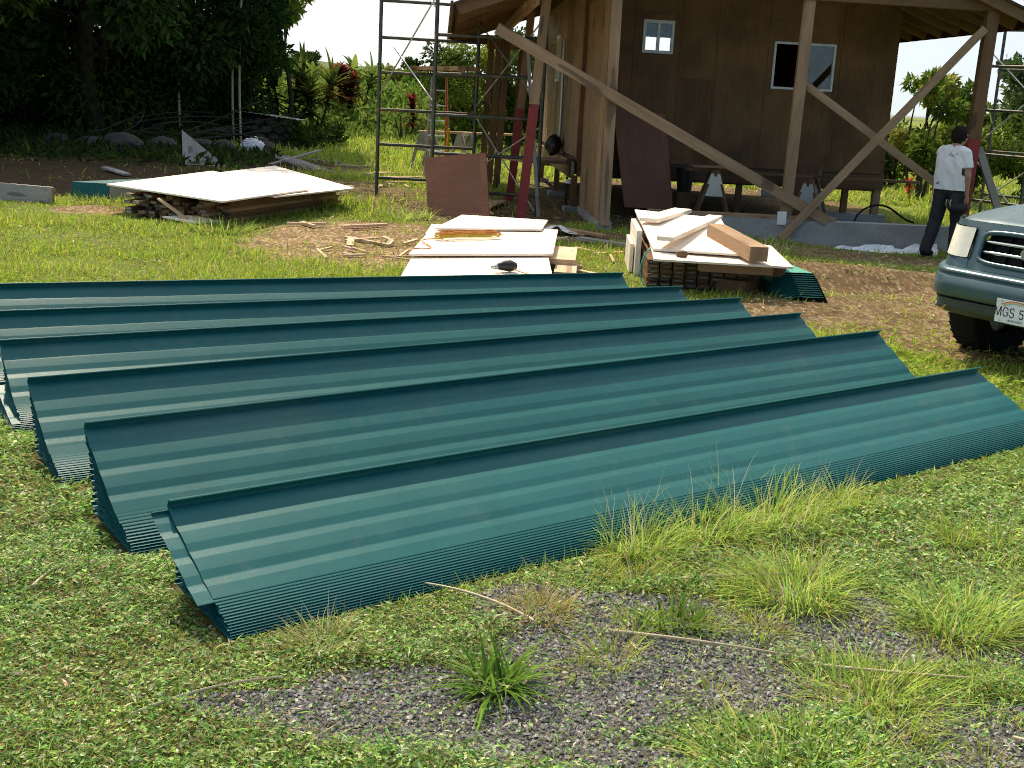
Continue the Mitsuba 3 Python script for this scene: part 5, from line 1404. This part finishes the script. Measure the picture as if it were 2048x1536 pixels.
PZ = -0.085
PM = rotz(math.radians(-48), (5.43, 15.50, PZ))     # local: faces +y, x to his right


def pput(key, name, mesh, m, smooth=True):
    return put(key, name, placed(mesh, PM), m, smooth=smooth) if name else None


pk_ = thing('person', 'person in white t-shirt and dark trousers standing with back turned, dark pouch at the hip', 'person')
# joints (metres)
ankL, ankR = V(-.16, -.13, .09), V(.10, .10, .09)
kneL, kneR = V(-.125, -.02, .46), V(.10, .12, .46)
hipL, hipR = V(-.085, .0, .86), V(.085, .01, .86)
pel, wai, che, nec, hea = V(0, .0, .90), V(.0, .0, 1.04), V(.0, -.01, 1.22), V(.0, .015, 1.40), V(.01, .06, 1.535)
shL, shR = V(-.175, -.01, 1.325), V(.175, -.01, 1.325)
elL, elR = V(-.185, .12, 1.09), V(.225, -.015, 1.05)
wrL, wrR = V(-.16, .26, .98), V(.215, .03, .815)
hand = [(wrR, .028, V(.213, .045, .77), .034), (V(.213, .045, .77), .034, V(.212, .052, .735), .030)]
for q, (dx, ln_) in enumerate(((-.0, .070), (.0, .080), (.0, .074), (.0, .058))):
    yk = .083 - .021 * q
    a_, b_, c_ = V(.212, yk, .735), V(.208, yk + .006, .735 - ln_ * .55), V(.198, yk + .014, .735 - ln_ * .98)
    hand += [(a_, .0098, b_, .009), (b_, .009, c_, .0075)]
hand += [(V(.208, .062, .785), .014, V(.196, .095, .755), .0105), (V(.196, .095, .755), .0105, V(.190, .103, .722), .009)]
handL = [(wrL, .028, V(-.14, .31, .965), .034)] + [z_ for q in range(4) for z_ in ((V(-.14 + .0, .335, .985 - .02 * q), .0095, V(-.12, .365, .975 - .02 * q), .009), (V(-.12, .365, .975 - .02 * q), .009, V(-.095, .36, .965 - .02 * q), .008))] + [(V(-.15, .30, .985), .013, V(-.125, .335, 1.01), .010)]
skin = [(hea + V(0, -.012, .012), .094, hea + V(0, .02, -.01), .088), (hea + V(0, .02, -.01), .088, hea + V(0, .045, -.072), .052), (hea + V(0, -.03, -.05), .062, nec + V(0, .0, .0), .056), (nec, .058, V(0, 0, 1.33), .075),
        (hea + V(0, .095, -.0), .012, hea + V(0, .116, -.032), .016), (hea + V(-.088, .0, .01), .018, hea + V(-.090, -.012, -.035), .012), (hea + V(.088, .0, .01), .018, hea + V(.090, -.012, -.035), .012),
        (hea + V(-.02, .098, -.062), .012, hea + V(.02, .098, -.062), .012), (hea + V(-.055, .075, .02), .02, hea + V(.055, .075, .02), .02),
        (V(0, 0.01, 1.33), .07, che + V(0, .02, 0), .07), (che + V(0, .02, 0), .07, wai + V(0, .02, 0), .07), (wai + V(0, .02, 0), .07, pel + V(0, .01, 0), .08), (shL, .045, che + V(0, .02, 0), .06), (shR, .045, che + V(0, .02, 0), .06),
        (shL, .052, elL, .040), (elL, .040, wrL, .028), (shR, .052, elR, .041), (elR, .041, wrR, .029)] + hand + handL + \
       [(pel, .09, hipL, .085), (pel, .09, hipR, .085), (hipL, .08, kneL, .055), (hipR, .08, kneR, .055), (kneL, .055, ankL, .04), (kneR, .055, ankR, .04)]
scene[pk_] = mikit.ply(placed(limb_mesh(skin, .0125, 6), PM), 'skin', smooth=True)
torso = mf.Manifold.batch_hull([mf.Manifold.sphere(r_, 20).translate(c_) for c_, r_ in (((-.15, -.01, 1.335), .066), ((.15, -.01, 1.335), .066), ((-.05, -.0, 1.37), .062), ((.05, 0, 1.37), .062), ((-.115, .01, 1.20), .115), ((.115, .01, 1.20), .115), ((-.10, .005, .86), .122), ((.10, .005, .86), .122))])
g_ = (torso + mf.Manifold.batch_hull([mf.Manifold.sphere(r_, 18).translate(tuple(c_)) for c_, r_ in ((shL + V(.02, 0, 0), .074), (shL * .42 + elL * .58 + V(-.008, 0, 0), .066))]) + mf.Manifold.batch_hull([mf.Manifold.sphere(r_, 18).translate(tuple(c_)) for c_, r_ in ((shR + V(-.02, 0, 0), .074), (shR * .42 + elR * .58 + V(.01, 0, 0), .066))])).refine_to_length(.014).to_mesh()
sm = trimesh.Trimesh(g_.vert_properties[:, :3], g_.tri_verts, process=True)
trimesh.smoothing.filter_taubin(sm, iterations=14)
fold = meshkit.fbm((sm.vertices + sm.vertices[:, ::-1] * .35) * [13, 13, 5], 3) - .5
sm.vertices = sm.vertices + sm.vertex_normals * (fold * .03)[:, None]
# cut the hem level and the sleeves square
sm = trimesh.intersections.slice_mesh_plane(sm, (0, 0, 1), (0, 0, .865))
for sh_, el_ in ((shL, elL), (shR, elR)):
    n_ = unit(sh_ - el_); o_ = sh_ * .36 + el_ * .64
    far = np.abs(sm.triangles_center[:, 0]) > .155
    keepm = ~((((sm.triangles_center - o_) @ n_) < 0) & (np.sign(sm.triangles_center[:, 0]) == np.sign(sh_[0])) & (np.linalg.norm(sm.triangles_center - o_, axis=1) < .11) & far & (sm.triangles_center[:, 2] < 1.25) & (np.linalg.norm(np.cross(sm.triangles_center - sh_, n_), axis=1) < .085))
    sm.update_faces(keepm)
sk_ = pput(pk_, 'shirt', sm, 'shirt_cloth')


def decal(x0, x1, z0, z1, seed, name):
    """a flat print that follows the back of the shirt"""
    nx, nz = 34, 12
    X_, Z_ = np.meshgrid(np.linspace(x0, x1, nx), np.linspace(z0, z1, nz))
    o = np.stack([X_, 0 * X_ - 1.0, Z_], -1).reshape(-1, 3)
    loc, ir, _ = sm.ray.intersects_location(o, np.tile([0, 1.0, 0], (len(o), 1)), multiple_hits=False)
    pts = np.full((len(o), 3), np.nan); pts[ir] = loc + [0, -.003, 0]
    ok = ~np.isnan(pts[:, 0])
    pat = meshkit.fbm(np.stack([X_.ravel() * 38, Z_.ravel() * 70, 0 * X_.ravel() + seed], -1), 2) > .47
    fs = []
    for r_ in range(nz - 1):
        for c_ in range(nx - 1):
            q_ = [r_ * nx + c_, r_ * nx + c_ + 1, (r_ + 1) * nx + c_ + 1, (r_ + 1) * nx + c_]
            if all(ok[q_]) and all(pat[q_]):
                fs += [[q_[0], q_[1], q_[2]], [q_[0], q_[2], q_[3]]]
    if fs:
        pput(sk_, name, trimesh.Trimesh(np.nan_to_num(pts), fs, process=False), 'shirt_print', False)


decal(-.085, .085, 1.285, 1.325, 2, 'print')
decal(-.135, -.055, .925, .965, 5, 'print')
tr_ = [(pel + V(-.05, 0, -.03), .112, pel + V(.05, 0, -.03), .112), (pel + V(-.05, 0, -.03), .112, hipL + V(-.01, 0, -.03), .105), (pel + V(.05, 0, -.03), .112, hipR + V(.01, 0, -.03), .105), (hipL + V(-.01, 0, -.03), .105, kneL, .085), (hipR + V(.01, 0, -.03), .105, kneR, .085), (kneL, .085, ankL + V(0, .01, .0), .078), (kneR, .085, ankR + V(0, .01, 0), .078)]
tm_ = limb_mesh(tr_, .016, 8)
tm_.vertices = tm_.vertices + tm_.vertex_normals * ((meshkit.fbm(tm_.vertices * [11, 11, 7], 3) - .5) * .026)[:, None]
tm_ = trimesh.intersections.slice_mesh_plane(tm_, (0, 0, 1), (0, 0, .045))
tm_ = trimesh.intersections.slice_mesh_plane(tm_, (0, 0, -1), (0, 0, .93))
pput(pk_, 'trousers', tm_, 'trouser_cloth')
for a_ in (ankL, ankR):
    pput(pk_, 'shoe', limb_mesh([(a_ + V(0, -.03, -.035), .045, a_ + V(0, .07, -.045), .046), (a_ + V(0, .07, -.045), .046, a_ + V(.005, .15, -.055), .036)], .014, 6), 'black_rubber')
hm = limb_mesh([(hea + V(0, -.022, .028), .100, hea + V(0, .018, .035), .092), (hea + V(0, -.045, .0), .088, hea + V(0, -.05, -.05), .064), (hea + V(-.05, -.02, -.01), .055, hea + V(.05, -.02, -.01), .055)], .011, 6)
hm.vertices = hm.vertices + hm.vertex_normals * ((meshkit.fbm(hm.vertices * 34, 3) - .5) * .022)[:, None]
pput(pk_, 'hair', hm, 'hair')
k = thing('tool_pouch', 'black tool pouch hanging at the right hip of the person', 'pouch')
pm_ = limb_mesh([(V(.12, -.06, .80), .045, V(.20, .05, .80), .045), (V(.11, -.08, .66), .065, V(.19, .05, .65), .065), (V(.12, -.06, .80), .05, V(.11, -.08, .66), .065)], .014, 6)
put(None, k, placed(pm_, PM), 'trouser_cloth', smooth=True)
for q in (0, .055):
    put(k, 'tool_handle', placed(tube([(.06 + q, -.14, .66), (.055 + q, -.15, .71), (.06 + q, -.14, .75)], .007, 6), PM), 'galvanised', smooth=True)
